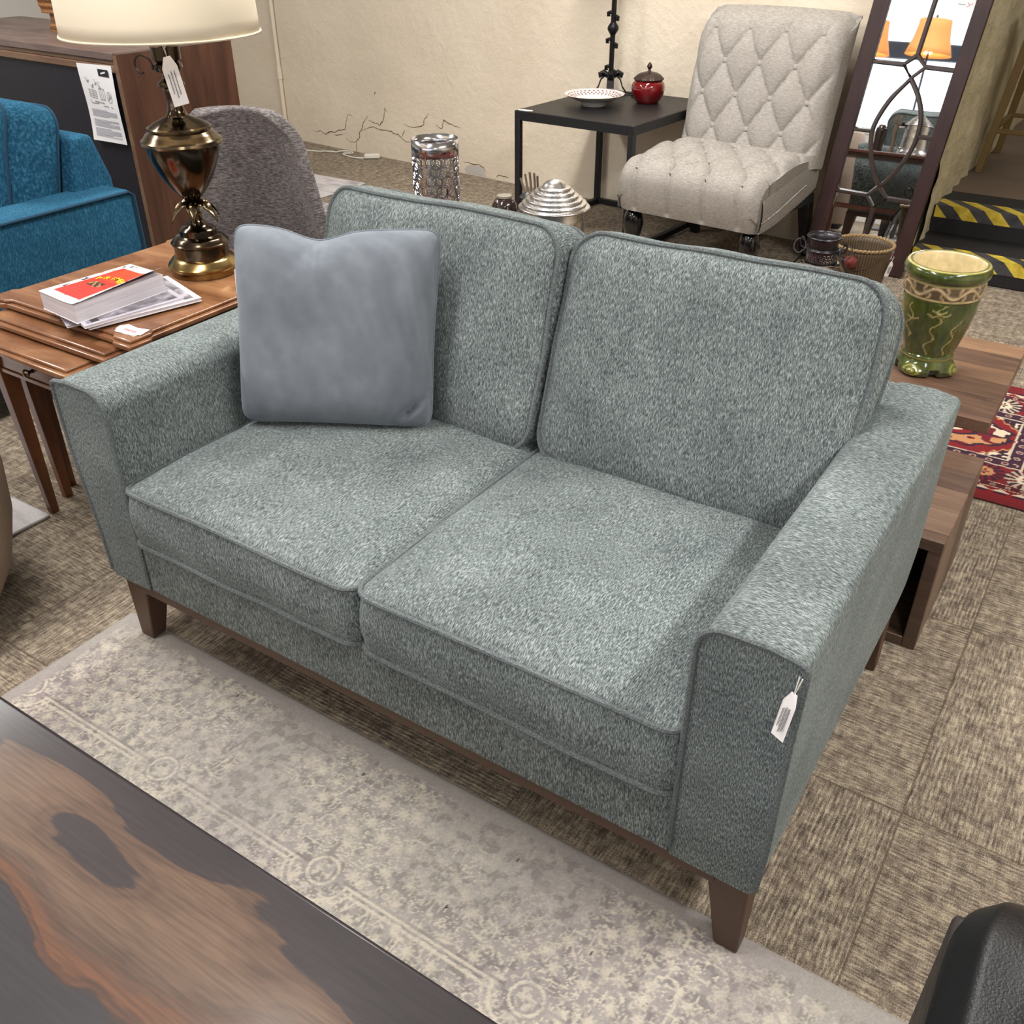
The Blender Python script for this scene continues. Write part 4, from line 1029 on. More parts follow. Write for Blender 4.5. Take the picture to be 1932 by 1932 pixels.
# ================================================================== black metal side table and things on it
TX, TY, TA = -1.672, 3.045, math.radians(-3.5)
T = thing('side_table', 'black metal side table with open frame legs against the cream wall', 'side table', (TX, TY, 0), TA)
TW, TD, TH = .642, .755, .58
mk('top', box(0.004, TW-.004, .004, TD-.004, TH-.012, TH), plain('black_table_top', (26, 25, 26), .46, bump=.05), T, bevel=.001)
g = G(); k = .034
for x in (0, TW-k): box(x, x+k, 0, TD, TH-.042, TH-.001, g)
for y in (0, TD-k): box(k, TW-k, y, y+k, TH-.042, TH-.001, g)
mk('frame', g, BLACKM, T, bevel=.002)
for x in (0, TW-.028):
    for y in (0, TD-.028): mk('leg', box(x, x+.028, y, y+.028, 0, TH-.04), BLACKM, T, bevel=.002)
for x in (0, TW-.028): mk('base_rail', box(x, x+.028, .028, TD-.028, 0, .028), BLACKM, T, bevel=.002)
mk('base_rail', box(.028, TW-.028, TD-.028, TD, 0, .028), BLACKM, T, bevel=.002)
def tw(x, y): v = Matrix.Rotation(TA, 3, 'Z') @ Vector((x, y, 0)); return (TX+v.x, TY+v.y)
a = tw(.035, .02); T = thing('price_tag', 'small white price tag lying on the corner of the black side table', 'price tag', (*a, TH), group='white shop price tags')
mk('card', slab([(-.03, 0), (-.005, .018), (.04, .02), (.052, .004), (.03, -.012), (-.01, -.012)], .0003, .0012), WHITEP, T, smooth=False)
# lattice rim plate
pm = attrmat('painted_porcelain', rough=.15, nvar=.01, bump=0, coat=.5)
T = thing('lattice_plate', 'white footed porcelain bowl with a pierced lattice rim on the black side table', 'bowl', (-1.42, 3.35, TH))
seg = 120; prof = [(.052, 0), (.060, .001), (.064, .018), (.066, .020), (.090, .026), (.115, .036), (.138, .050), (.141, .052), (.138, .053), (.112, .040), (.085, .031), (.060, .026), (0, .024)]
g = lathe(prof, seg, mod=lambda t_, i: 1+(.028*abs(math.sin(t_*9)) if 5 < i < 9 else 0)); o = mk('dish', g, pm, T, angle=180)
cc = []
for i, (r, z) in enumerate(prof):
    for k in range(seg): cc.append((214, 190, 150) if i == 7 else (238, 232, 230))
setcol(o, cc)
g = G(); hol = G()
for ring, (r0, z0, n) in enumerate(((.122, .0455, 36), (.108, .0395, 36), (.094, .0355, 30))):
    for k in range(n):
        t_ = 2*PI*(k+.5*(ring % 2))/n; c, s_ = math.cos(t_), math.sin(t_); w_ = .0058
        P = [Vector((r0*c, r0*s_, z0+.0015))+Vector((c*a_, s_*a_, a_*.38))+Vector((-s_*b_, c*b_, 0)) for a_, b_ in ((-.0052, 0), (0, w_), (.0052, 0), (0, -w_))]
        hol.add(P, [(0, 1, 2, 3)])
mk('lattice_openings', hol, plain('pink_brown_glaze', (150, 108, 104), .5), T, smooth=False)
# dark red ginger jar
T = thing('ginger_jar', 'glossy oxblood red round jar with a fluted dark metal lid on the black side table', 'jar', (-1.235, 3.545, TH))
mk('body', lathe([(.048, 0), (.052, .003), (.062, .016), (.074, .038), (.079, .058), (.079, .072), (.075, .088), (.066, .099), (.060, .103)], 64), plain('oxblood_glaze', (112, 12, 18), .09, coat=1.), T)
mk('lid', lathe([(.066, .101), (.0705, .104), (.0715, .107), (.066, .113), (.054, .124), (.038, .132), (.020, .136), (.011, .138)], 96, mod=lambda t_, i: 1+.018*math.cos(40*t_)*(1 if 1 < i < 6 else 0)), plain('dark_lid_metal', (78, 66, 62), .42, .7), T)
mk('finial', lathe([(.010, .137), (.006, .143), (.006, .148), (.011, .154), (.013, .160), (.010, .168), (.004, .176), (0, .179)], 24), plain('dark_finial', (62, 44, 42), .4, .6), T)
# wrought iron lamp
T = thing('iron_lamp', 'tall black wrought iron lamp stem with curled feet on the black side table', 'lamp', (-1.50, 3.66, TH))
mk('stem', tube([(0, 0, .02), (0, 0, .75)], .0125, 10), IRON, T)
mk('knop', lathe([(.008, .262), (.014, .27), (.026, .288), (.028, .298), (.024, .308), (.014, .322), (.009, .328)], 10), IRON, T)
for z in (.105, .125, .225, .245, .345, .362, .46, .475):
    s = -1 if int(z*1000) % 3 else 1
    mk('leaf_curl', tube([(0, 0, z), (s*.018, -.004, z+.004), (s*.027, -.006, z+.001), (s*.027, -.006, z-.010), (s*.018, -.004, z-.008)], .0085, 6), IRON, T)
mk('collar', lathe([(.016, .44), (.016, .452)], 12), IRON, T)
for k in range(4):
    a0 = k*PI/2+.5; c, s_ = math.cos(a0), math.sin(a0)
    pts = [(r*c, r*s_, z) for r, z in ((.006, .075), (.030, .085), (.048, .070), (.060, .035), (.080, .010), (.105, .008), (.118, .016), (.112, .026))]
    g = G()
    for i in range(len(pts)-1): bar(pts[i], pts[i+1], .034, .0055, up=(0, 0, 1), g=g)
    mk('foot', g, IRON, T)
    mk('scroll', tube([(.012*c, .012*s_, .085), (.038*c, .038*s_, .102), (.052*c, .052*s_, .094), (.046*c, .046*s_, .080)], .013, 8), IRON, T)
mk('shade', lathe([(.16, .75), (.10, .98)], 48, cap=False), SHADE, T).modifiers.new('t', 'SOLIDIFY').thickness = .003
mk('cord', tube([(.06, .0, .004), (.11, .03, .004), (.14, .02, .02), (.15, .0, .03), (.13, -.02, .004), (.17, -.05, .004)], .0028, 6), IRON, T)

# ================================================================== tufted slipper chair
def tufted():
    T = thing('accent_chair', 'button-tufted oatmeal linen slipper chair with nailhead trim and black turned legs', 'chair', (-.705, 2.945, 0), -.10)
    def tuft(x, z, x0, z0, px, pz, flat=0):
        a = (x-x0)/px; b_ = (z-z0)/pz; p = (a+b_)/1; q = (a-b_)/1
        fp = abs(math.sin(PI*p/2)); fq = abs(math.sin(PI*q/2)); h = (min(fp, 1)**.35)*(min(fq, 1)**.35)
        return h
    # backrest: front surface is tufted, slight roll backwards at the top
    W = .335; Z0, Z1 = .42, 1.0; px, pz = .083, .128
    def bfront(u, v):
        x = (u-.5)*2; z = Z0+(Z1-Z0)*v; hw = W*(1-.0*v); e = abs(x)
        rx = hw*x; h = tuft(rx, z, 0, .545, px, pz)
        edge = min(1, (1-e)/.16)**.5*min(1, (1-v)/.10)**.5
        if z < .48: h = 1
        y = .46+.12*(v**1.2)+.035*max(0, v-.75)*4*v - (.018+.030*h)*edge - .030*(1-e**6)
        if v > .93: y += .07*((v-.93)/.07)**2; z -= .004*((v-.93)/.07)**2
        z += .010*(1-e*e)*v
        ro = max(0, (e-.78)/.22)**2*max(0, (v-.82)/.18); z -= .035*ro; rx *= 1-.03*ro
        return (rx, y, z)
    g = grid(110, 110, bfront)
    def bback(u, v):
        x = (u-.5)*2*W; z = Z0+(Z1-Z0)*v; y = .46+.12*(v**1.2)+.075+.03*v
        return (x, y, z-.006*(v > .97))
    o = mk('backrest', g, LINEN, T, angle=180)
    # close the shell: sides and back
    gb = G(); n = 40; v_ = []; f_ = []
    rimF = [bfront(0, k/n) for k in range(n+1)]+[bfront(k/n, 1) for k in range(1, n+1)]+[bfront(1, 1-k/n) for k in range(1, n+1)]
    rimB = [bback(0, k/n) for k in range(n+1)]+[bback(k/n, 1) for k in range(1, n+1)]+[bback(1, 1-k/n) for k in range(1, n+1)]
    m = len(rimF); v_ = rimF+[tuple((Vector(a)+Vector(b_))/2+(Vector(a)-Vector((0, Vector(a).y, .7))).normalized()*.012) for a, b_ in zip(rimF, rimB)]+rimB
    for r_ in range(2):
        for i in range(m-1): f_.append((r_*m+i, (r_+1)*m+i, (r_+1)*m+i+1, r_*m+i+1))
    gb.add(v_, f_); gb2 = grid(20, 20, bback, flip=True); gb.add(gb2.v, gb2.f)
    mk('back_shell', gb, LINEN, T, angle=180)
    # buttons and their pleats
    bt = lathe([(.0, .009), (.008, .0085), (.0125, .005), (.014, 0)][::-1], 14)
    def putb(par, p, nrm):
        b_ = mk('button', G().add(bt.v, bt.f), LINEN, par, angle=180); b_.location = p
        b_.rotation_euler = Vector(nrm).to_track_quat('Z', 'Y').to_euler()
    rows = []
    for j in range(-1, 6):
        z = .545+pz*j
        if z < .5 or z > .975: continue
        off = 0 if j % 2 == 0 else px
        for i in range(-4, 5):
            x = 2*px*i+off
            if abs(x) < W-.045: rows.append((x, z, j))
    for x, z, j in rows:
        p = bfront(x/(2*W)+.5, (z-Z0)/(Z1-Z0)); putb(o, (p[0], p[1]-.001, p[2]), (0, -1, .18))
    # seat: tufted top rolling over the front edge
    SW = .335; SX0, SX1 = -.085, .50
    def seat(u, v):
        x = (u-.5)*2; e = abs(x); s = v    # v 0..1: from bottom front lip, over the nose, to the back
        L1, L2 = .17, .10; ZB = .045; Lt = L1+L2+.50; d = s*Lt
        if d < L1:   # front face rising
            q = d/L1; y = SX0+.045-.045*math.sin(q*PI/2*1.0)-.0*(1-q); z = .25+.135*q; ny, nz = -1, .0
            y = SX0+.030*(1-q)**2
        elif d < L1+L2:
            q = (d-L1)/L2; a = q*PI/2; y = SX0+.085*(1-math.cos(a)); z = .385+.085*math.sin(a)
        else:
            q = (d-L1-L2)/.50; y = SX0+.085+q*(SX1-SX0-.085); z = .470+.028*math.sin(q*PI*.9)
        # pleats running down the front
        if d > L1+L2-.001: h = tuft(x*SW, y, px, .0, px, .115)
        else: h = min(1, abs(math.sin(PI*(x*SW-px)/(2*px)))*2.2)**.4
        am = .026*min(1, (1-e)/.14)**.5*(1 if d > .03 else d/.03)
        if d > L1+L2*.5: z -= am*(1-h)*1.3
        else: y += am*(1-h)*.8; z -= am*(1-h)*.4
        rnd = max(0, (e-.86)/.14); z -= .035*rnd**2*(1 if d > L1*.5 else .0); y += .025*rnd**2*(1 if d < L1+L2 else 0)
        hw = SW*(1-.06*max(0, (y-.1)/.3))
        return (hw*x, y, z)
    so = mk('seat', grid(120, 100, seat), LINEN, T, angle=180)
    for j in range(0, 4):
        y = .002+.115*(j)
        off = px if j % 2 == 0 else 0
        for i in range(-4, 5):
            x = 2*px*i+off
            if abs(x) < SW-.05 and y > -.05:
                # find v for this y on the top
                v = (.27+(y-SX0-.085)/(SX1-SX0-.085)*.50)/.77; p = seat(x/(2*SW)+.5, v); putb(so, (p[0], p[1]-(.010 if j == 0 else 0), p[2]+.004), (0, -.5 if j == 0 else -.1, 1))
    for s in (0, 1):
        def ss(u, v):
            p = seat(s, u); y = max(p[1], SX0+.012); zb = .25+.045*max(0, y/.45)**1.2; k = v
            return (p[0]*(1+.0), p[1]*(1-k)+y*k, p[2]*(1-k)+min(zb+.006, p[2])*k)
        mk('seat_side', grid(60, 4, ss, flip=s == 0), LINEN, T, angle=25)
    # side panels with curved lower edge and nailheads
    def sidey(y): return .25+.045*max(0, (y+.0)/.45)**1.2
    for s in (-1, 1):
        def sp(u, v):
            y = SX0+.045+(SX1+.05-SX0-.045)*u; zb = sidey(y); zt = .385+.045*u+.01*math.sin(u*PI); z = zb+(zt-zb)*v
            hw = SW*(1-.06*max(0, (y-.1)/.3)); return (s*(hw+.0015+.010*math.sin(v*PI)**.6), y, z)
        mk('side_panel', grid(30, 12, sp, flip=s < 0), LINEN, T, angle=180)
        for row, (v0, n_) in enumerate(((.02, 46), (.42, 40))):
            ng = G()
            for k in range(n_):
                u = k/(n_-1)*(1 if row == 0 else .75); p = sp(u, v0); z = p[2]+(.004 if row == 0 else .03*(u-.3))
                q = lathe([(.0048, 0), (.0042, .0022), (.0022, .0036), (0, .004)], 8); q.xf(Matrix.Translation((p[0]+s*.0015, p[1], z)) @ Matrix.Rotation(s*PI/2, 4, 'Y')); ng.add(q.v, q.f)
            mk('nailhead_trim', ng, CHROME, T)
    mk('underframe', box(-SW+.02, SW-.02, SX0+.05, SX1+.04, .262, .30), plain('black_underside', (20, 20, 20), .8), T)
    LP = [(.0, 0), (.016, 0), (.018, .02), (.024, .06), (.021, .07), (.031, .076), (.033, .084), (.028, .090), (.036, .10), (.046, .125), (.049, .148), (.044, .172), (.034, .188), (.026, .196), (.026, .205)]
    for x in (-.285, .285):
        mk('leg', lathe([(r*.92, z*1.25) for r, z in LP], 32, c=(x, .0)), BLACKL, T)
        mk('leg', frustum((x*1.02, .60, 0), (.019, .019), (x, .52, .29), (.028, .028)), BLACKL, T, bevel=.003)
tufted()

# ================================================================== leaning mirror with muntins
MBL = Vector((-.338, 3.412, 0)); MX = Vector((.99693554, .00834042, -.07778157)); MU = Vector((.07621099, .12074989, .98975318)); MN = Vector((.01764707, -.99264792, .11974422))
def mirror():
    T = thing('leaning_mirror', 'tall dark mahogany framed mirror with curved muntins leaning beside the steps', 'mirror', tuple(MBL))
    Rm = Matrix((MX, MU, MN)).transposed().to_4x4()
    def P(g): return g.xf(Rm)
    # local: x across, y up the frame, z towards the room
    def Bx(x0, x1, y0, y1, z0, z1, g=None): return box(x0, x1, y0, y1, z0, z1, g)
    Wm, Hm = .447, 1.86
    for x0, x1 in ((.004, .068), (.388, Wm)): mk('stile', P(Bx(x0, x1, .036, Hm, -.022, .012)), MAHOG, T, bevel=.003, smooth=False)
    for y0, y1 in ((.036, .105), (Hm-.07, Hm)): mk('rail', P(Bx(.068, .388, y0, y1, -.022, .010)), MAHOG, T, bevel=.003, smooth=False)
    mk('backing', P(Bx(.02, Wm-.016, .06, Hm-.02, -.022, -.010)), plain('mirror_backing', (40, 34, 32), .8), T, smooth=False)
    mir = plain('mirror_glass', (232, 236, 238), .015, 1.)
    mk('mirror_glass', P(Bx(.066, .390, .103, Hm-.068, -.010, -.0045)), mir, T, smooth=False)
    z = .000
    def M(pts, w_=.0092, n=None):
        pts = [(x, y, z) for x, y in pts]; return P(tube(pts, w_, 6))
    def smooth(pts, k=6):
        out = []
        for i in range(len(pts)-1):
            a, b_, c, d = (Vector(pts[max(i-1, 0)]), Vector(pts[i]), Vector(pts[i+1]), Vector(pts[min(i+2, len(pts)-1)]))
            for q in range(k):
                t_ = q/k; p = .5*((2*b_)+(c-a)*t_+(2*a-5*b_+4*c-d)*t_*t_+(3*b_-a-3*c+d)*t_**3); out.append((p.x, p.y))
        return out+[pts[-1]]
    MUN = plain('muntin_dark_wood', (56, 44, 42), .3, coat=.3)
    def add(pts, curved=False): mk('muntin', M(smooth(pts) if curved else pts), MUN, T)
    for yo, top in ((0, True), (.935, False)):
        add([(.240, .384+yo), (.202, .340+yo), (.244, .297+yo), (.288, .343+yo), (.240, .384+yo)])
        add([(.068, .334+yo), (.202, .340+yo)]); add([(.288, .343+yo), (.390, .349+yo)])
        add([(.244, .297+yo), (.244, .297+yo-(.19 if top else .0))]) if top else None
        if yo+.811 < Hm:
            pass
    add([(.234, .811), (.181, .725), (.149, .633), (.148, .568), (.172, .49), (.208, .424), (.242, .384)], True)
    add([(.234, .811), (.283, .752), (.319, .68), (.329, .601), (.314, .517), (.274, .43), (.242, .384)], True)
    add([(.233, .898), (.191, .856), (.234, .811), (.278, .859), (.233, .898)])
    add([(.068, .851), (.191, .856)]); add([(.278, .859), (.390, .863)]); add([(.068, .588), (.149, .593)]); add([(.328, .603), (.390, .606)])
    add([(.233, .898), (.240, 1.232)])
    # price tag stuck on the glass near the top
    g = slab([(.309, 1.115), (.322, 1.073), (.383, 1.077), (.388, 1.13), (.330, 1.135)], -.004, -.0035); mk('tag', P(g), WHITEP, T, smooth=False)
    g = G(); bar((.325, 1.092, -.0033), (.352, 1.092, -.0033), .002, .0003, up=(0, 0, 1), g=g); mk('tag_print', P(g), INK, T)
    g = G(); bar((.358, 1.085, -.0033), (.378, 1.100, -.0033), .002, .0003, up=(0, 0, 1), g=g); bar((.358, 1.100, -.0033), (.366, 1.095, -.0033), .002, .0003, up=(0, 0, 1), g=g); mk('tag_handwriting', P(g), REDINK, T)
mirror()

# ================================================================== things behind the sofa
T = thing('console_table', 'low dark red wooden table standing directly behind the sage sofa', 'console table', (-.42, 1.20, 0))
mk('tabletop', box(-1.0, .0, .93, 1.44, .556, .575), DARKW, T, world=True, bevel=.003)
mk('apron', box(-.96, -.04, .97, 1.40, .535, .556), DARKW, T, world=True)
for x in (-.95, -.05):
    for y in (.97, 1.39): mk('leg', box(x-.018, x+.018, y-.018, y+.018, 0, .556), DARKW, T, world=True, bevel=.002)
mk('stretcher', box(-.95, -.05, 1.385, 1.405, .22, .245), DARKW, T, world=True); mk('stretcher', box(-.95, -.05, .96, .98, .22, .245), DARKW, T, world=True)
CZ = .575
T = thing('tankard', 'tall spun aluminium tankard with a ridged cone lid on the table behind the sofa', 'tankard', (-.332, 1.17, CZ))
mk('body', lathe([(.100, 0), (.102, .004), (.095, .010), (.093, .022), (.086, .030), (.083, .05), (.078, .10), (.0785, .104), (.0775, .108), (.075, .150), (.0755, .154), (.0745, .158), (.074, .178)], 64), ALU, T)
lp = [(.076, .178), (.090, .179), (.0905, .1815), (.088, .184)]
for r, z in ((.079, .189), (.069, .198), (.0585, .207), (.048, .216), (.038, .225)): lp += [(r+.0015, z-.0022), (r+.0028, z+.001), (r+.0015, z+.0042), (r-.002, z+.0045)]
lp += [(.031, .231), (.027, .237), (.020, .243), (.011, .247), (0, .248)]
mk('lid', lathe(lp, 72), ALU, T, angle=80)
mk('handle', tube([(-.072, .02, .165), (-.115, .03, .160), (-.135, .035, .125), (-.128, .035, .085), (-.100, .028, .050), (-.082, .022, .040)], .0055, 8), ALU, T)
mk('thumb_rest', lathe([(0, .17), (.018, .175), (.02, .190), (.010, .2), (0, .202)], 16, c=(-.088, .012)), plain('dark_thumb_rest', (40, 34, 36), .4), T)
# pierced hexagon lantern
def hexlantern():
    T = thing('candle_lantern', 'mirror chrome cylinder candle holder pierced with hexagons behind the sofa', 'candle holder', (-.785, 1.28, CZ))
    R_, H_ = .0655, .276; nh = 14; dx = 2*PI/nh; dz = dx*R_*math.sqrt(3)/2; rows = int((H_-.035)/dz); s = dx*R_*.5*.985
    g = G(); hs = s*2/math.sqrt(3)      # hex circumradius (pointy top)
    def C3(a, z, r=R_): return (r*math.cos(a), r*math.sin(a), z)
    ro, ri = hs*1.0, hs*.82; jo, ji = hs*.56, hs*.46
    for j in range(rows):
        for k in range(nh):
            a0 = (k+.5*(j % 2))*dx; z0 = .018+dz*(j+.0)
            for (A, B) in ((ro, ri), (jo, ji)):
                v = []
                for q in range(6):
                    t_ = PI/6+q*PI/3+PI/6*0
                    for rr in (A, B):
                        t2 = PI/2+q*PI/3; v.append(C3(a0+rr*math.cos(t2)/R_, z0+rr*math.sin(t2)))
                f = [(2*q, 2*((q+1) % 6), 2*((q+1) % 6)+1, 2*q+1) for q in range(6)]
                g.add(v, f)
            # little struts that hold the inner hexagon
            for q in (0, 2, 4):
                t2 = PI/2+q*PI/3+(PI/3)*0; w_ = hs*.06
                p = []
                for rr in (ri*1.02, jo*.98):
                    for sg in (-1, 1): p.append(C3(a0+(rr*math.cos(t2)-sg*w_*math.sin(t2))/R_, z0+rr*math.sin(t2)+sg*w_*math.cos(t2)))
                g.add(p, [(0, 1, 3, 2)])
    o = mk('hexagon_screen', g, CHROME, T, smooth=False); md = o.modifiers.new('t', 'SOLIDIFY'); md.thickness = .0012
    zt = .018+dz*(rows-.55)
    o = mk('top_band', lathe([(R_, zt), (R_, H_)], 72, cap=False), CHROME, T); md = o.modifiers.new('t', 'SOLIDIFY'); md.thickness = .0012
    o = mk('bottom_band', lathe([(0, .001), (R_, .001), (R_, .010)], 72, cap=False), CHROME, T); md = o.modifiers.new('t', 'SOLIDIFY'); md.thickness = .0012
hexlantern()
T = thing('twig_ornament', 'small gnarled grey twig ornament beside a dark round pot behind the sofa', 'ornament', (-.450, 1.25, CZ-.035))
TW_ = plain('grey_twig', (120, 104, 88), .8, bump=.6, bscale=200)
mk('trunk', tube([(0, 0, .036), (.004, 0, .09), (-.003, 0, .16), (.002, 0, .205)], .010, 8, rad=[.013, .011, .013, .015]), TW_, T)
for k, (ex, ez) in enumerate(((-.034, .250), (-.020, .262), (-.006, .268), (.008, .268), (.018, .262), (.05, .235))):
    mk('twig', tube([(ex*.25, 0, .20), (ex*.7, .003*k, .225), (ex, 0, ez)], .003, 6), TW_, T)
T = thing('dark_pot', 'small dark round pot with a pale rim half hidden beside the aluminium tankard', 'pot', (-.535, 1.25, CZ))
mk('body', lathe([(.02, 0), (.03, .01), (.031, .06), (.035, .12), (.033, .140), (.024, .155), (.018, .158)], 32), plain('dark_brown_glaze', (44, 30, 28), .2, coat=.5), T)
mk('rim', lathe([(.016, .156), (.021, .158), (.020, .163), (.012, .164)], 32), plain('pale_rim', (132, 124, 110), .5), T)

# glass hurricane with pewter neck
GLASS = plain('clear_glass', (255, 255, 255), .02, 0, trans=1., ior=1.45)
T = thing('glass_hurricane_jar', 'round clear glass jar with a pierced pewter collar and ring handles behind the sofa', 'jar', (-.005, 2.50, 0))
o = mk('glass_body', lathe([(.10, .004), (.135, .03), (.15, .09), (.148, .15), (.132, .21), (.104, .268), (.070, .302), (.056, .312)], 56, cap=False), GLASS, T); md = o.modifiers.new('t', 'SOLIDIFY'); md.thickness = .003
mk('foot', lathe([(.11, 0), (.115, .004), (.10, .010), (0, .010)], 40), PEWTER, T)
PWD = plain('dark_pewter', (66, 64, 68), .35, .85, bump=.6, bscale=140)
o = mk('collar', lathe([(.057, .306), (.052, .316), (.052, .340), (.056, .352), (.050, .360), (.050, .385), (.0585, .398)], 56, cap=False), PWD, T); md = o.modifiers.new('t', 'SOLIDIFY'); md.thickness = .003
for z, r in ((.399, .0585), (.356, .058)): mk('collar_ring', tube([(r*math.cos(a*PI/28), r*math.sin(a*PI/28), z) for a in range(56)], .003, 6, True), PEWTER, T)
g = G()
for row in range(3):
    for k in range(22):
        a = 2*PI*(k+.5*row)/22; z = .318+.011*row; q = lathe([(.0052, .0), (.0052, .0012), (.0036, .0016), (.0034, .0002)], 10, cap=False)
        q.xf(Matrix.Translation((.0525*math.cos(a), .0525*math.sin(a), z)) @ Matrix.Rotation(a, 4, 'Z') @ Matrix.Rotation(PI/2, 4, 'Y')); g.add(q.v, q.f)
mk('pierced_band', g, CHROME, T)
for s in (-1, 1):
    dx_, dy_ = .93*s, -.36*s*0
    mk('wire_arm', tube([(s*.052, 0, .345), (s*.075, 0, .335), (s*.080, 0, .31), (s*.105, 0, .275), (s*.142, 0, .22), (s*.158, 0, .14), (s*.150, 0, .06), (s*.12, 0, .012)], .004, 8), PWD, T)
    mk('hook', tube([(s*.056, 0, .345), (s*.078, 0, .352), (s*.084, 0, .372), (s*.078, 0, .385), (s*.070, 0, .378)], .004, 8), PWD, T)
    mk('ring', tube([(s*.083+.023*math.cos(a*PI/16)*.9, .010*math.sin(a*PI/16), .353+.023*math.sin(a*PI/16)) for a in range(32)], .0026, 6, True), PWD, T)
# ribbed waste basket with a rose
T = thing('waste_basket', 'ribbed brown round waste basket with an embossed rose standing before the leaning mirror', 'waste basket', (.055, 2.855, 0))
rb = attrmat('ribbed_resin', rough=.55, nvar=.15, nscale=90)
prof = [(.070, 0), (.073, .004)]+[(.073+.033*k/14, .004+.284*k/14) for k in range(1, 15)]
sg = 180; g = lathe(prof, sg, mod=lambda t_, i: 1+.012*math.cos(60*t_), cap=False); g.f.append(tuple(range(sg))[::-1]); o = mk('body', g, rb, T, angle=180); md = o.modifiers.new('t', 'SOLIDIFY'); md.thickness = .003; md.offset = -1
setcol(o, [((116, 98, 72) if math.cos(60*2*PI*k/sg) > .3 else (82, 64, 46)) for i in range(len(prof)) for k in range(sg)])
mk('rim', tube([((.1085+.0012*math.cos(44*a*PI/160))*math.cos(a*PI/160), (.1085+.0012*math.cos(44*a*PI/160))*math.sin(a*PI/160), .290+.002*math.cos(44*a*PI/160)) for a in range(320)], .0058, 8, True), plain('gold_rope_rim', (140, 116, 78), .5, bump=.4), T)
ROSE = plain('dusty_rose', (120, 52, 46), .7); ST = plain('dark_stem', (70, 50, 34), .6)
a0 = math.radians(-98); rg = G()
for lay, (r, n, h) in enumerate(((.026, 6, .004), (.019, 5, .008), (.012, 4, .011), (.006, 3, .013))):
    for k in range(n):
        t_ = 2*PI*k/n+lay*.5; q = lathe([(.0, .004), (r*.42, .003), (r*.5, 0)], 12); q.xf(Matrix.Translation((r*.55*math.cos(t_), r*.55*math.sin(t_), h)) @ Matrix.Rotation(.35, 4, Vector((-math.sin(t_), math.cos(t_), 0)))); rg.add(q.v, q.f)
rg.xf(Matrix.Translation((.103*math.cos(a0), .103*math.sin(a0), .245)) @ Matrix.Rotation(a0, 4, 'Z') @ Matrix.Rotation(PI/2, 4, 'Y'))
mk('rose', rg, ROSE, T)
pt = [((.1065-.115*(.262-z))*math.cos(a0+da), (.1065-.115*(.262-z))*math.sin(a0+da), z) for da, z in ((-.05, .222), (.25, .214), (.55, .226), (.85, .240), (1.15, .262))]
mk('rose_stem', tube(pt, .0022, 6), ST, T)
price_tag('small white tag hanging down the right side of the ribbed waste basket', (.172, 2.85, .262), (.162, 2.83, .190), .02, (1, -.8, 0))

# ================================================================== reclaimed wood tables and green planter
RW = []
def m_recl(name, seed, cols):
    m, nt, b = newmat(name); tc = nt.nodes.new('ShaderNodeTexCoord'); sp = nt.nodes.new('ShaderNodeSeparateXYZ'); nt.links.new(tc.outputs['Object'], sp.inputs[0])
    pl = mth(nt, 'FLOOR', mth(nt, 'ADD', mth(nt, 'DIVIDE', sp.outputs[1], .098), seed)); wn = nt.nodes.new('ShaderNodeTexWhiteNoise'); wn.noise_dimensions = '1D'; nt.links.new(pl, wn.inputs['W'])
    cb = nt.nodes.new('ShaderNodeCombineXYZ'); nt.links.new(mth(nt, 'MULTIPLY', sp.outputs[0], 5), cb.inputs[0]); nt.links.new(mth(nt, 'ADD', mth(nt, 'MULTIPLY', sp.outputs[1], 42), mth(nt, 'MULTIPLY', wn.outputs[0], 90)), cb.inputs[1]); nt.links.new(mth(nt, 'MULTIPLY', sp.outputs[2], 42), cb.inputs[2])
    n = tnoise(nt, cb.outputs[0], 1, 5, .6, .8); f = mth(nt, 'ADD', mth(nt, 'MULTIPLY', n.outputs[0], .62), mth(nt, 'MULTIPLY', wn.outputs[0], .34))
    r = ramp(nt, [(.25, cols[0]), (.45, cols[1]), (.62, cols[2]), (.78, cols[3])], f)
    fr = mth(nt, 'FRACT', mth(nt, 'ADD', mth(nt, 'DIVIDE', sp.outputs[1], .098), seed)); e = mth(nt, 'MINIMUM', fr, mth(nt, 'SUBTRACT', 1, fr)); em = mth(nt, 'LESS_THAN', e, .012)
    nt.links.new(mixc(nt, r.outputs[0], srgb((58, 40, 30)), mth(nt, 'MULTIPLY', em, .6)), b.inputs['Base Color']); b.inputs['Roughness'].default_value = .42
    bp = nt.nodes.new('ShaderNodeBump'); bp.inputs['Strength'].default_value = .2; bp.inputs['Distance'].default_value = .001; nt.links.new(n.outputs[0], bp.inputs['Height']); nt.links.new(bp.outputs[0], b.inputs['Normal']); return m
RT = m_recl('planked_acacia', .3, ((84, 62, 52), (114, 86, 68), (144, 110, 84), (166, 132, 102)))
RT2 = m_recl('planked_acacia_dark', 3.7, ((78, 60, 52), (98, 76, 62), (118, 94, 78), (134, 110, 92)))
T = thing('wood_bench', 'higher planked wooden table carrying the green ceramic planter', 'table', (.45, 1.63, 0))
mk('tabletop', box(.02, .753, 1.365, 1.885, .338, .370), RT, T, world=True, bevel=.002)
for x in (.06, .42): mk('panel_leg', box(x, x+.035, 1.40, 1.85, .0 if x < .1 else .0145, .338), RT2, T, world=True, bevel=.002)
T = thing('wood_cube_table', 'low open-fronted planked wooden box table beside the right sofa arm', 'table', (.5, 1.12, 0))
mk('tabletop', box(.20, .7665, .918, 1.338, .262, .290), RT2, T, world=True, bevel=.002)
for x0, x1 in ((.20, .228), (.738, .7665)): mk('side_panel', box(x0, x1, .922, 1.336, 0, .262), RT2, T, world=True, bevel=.002)
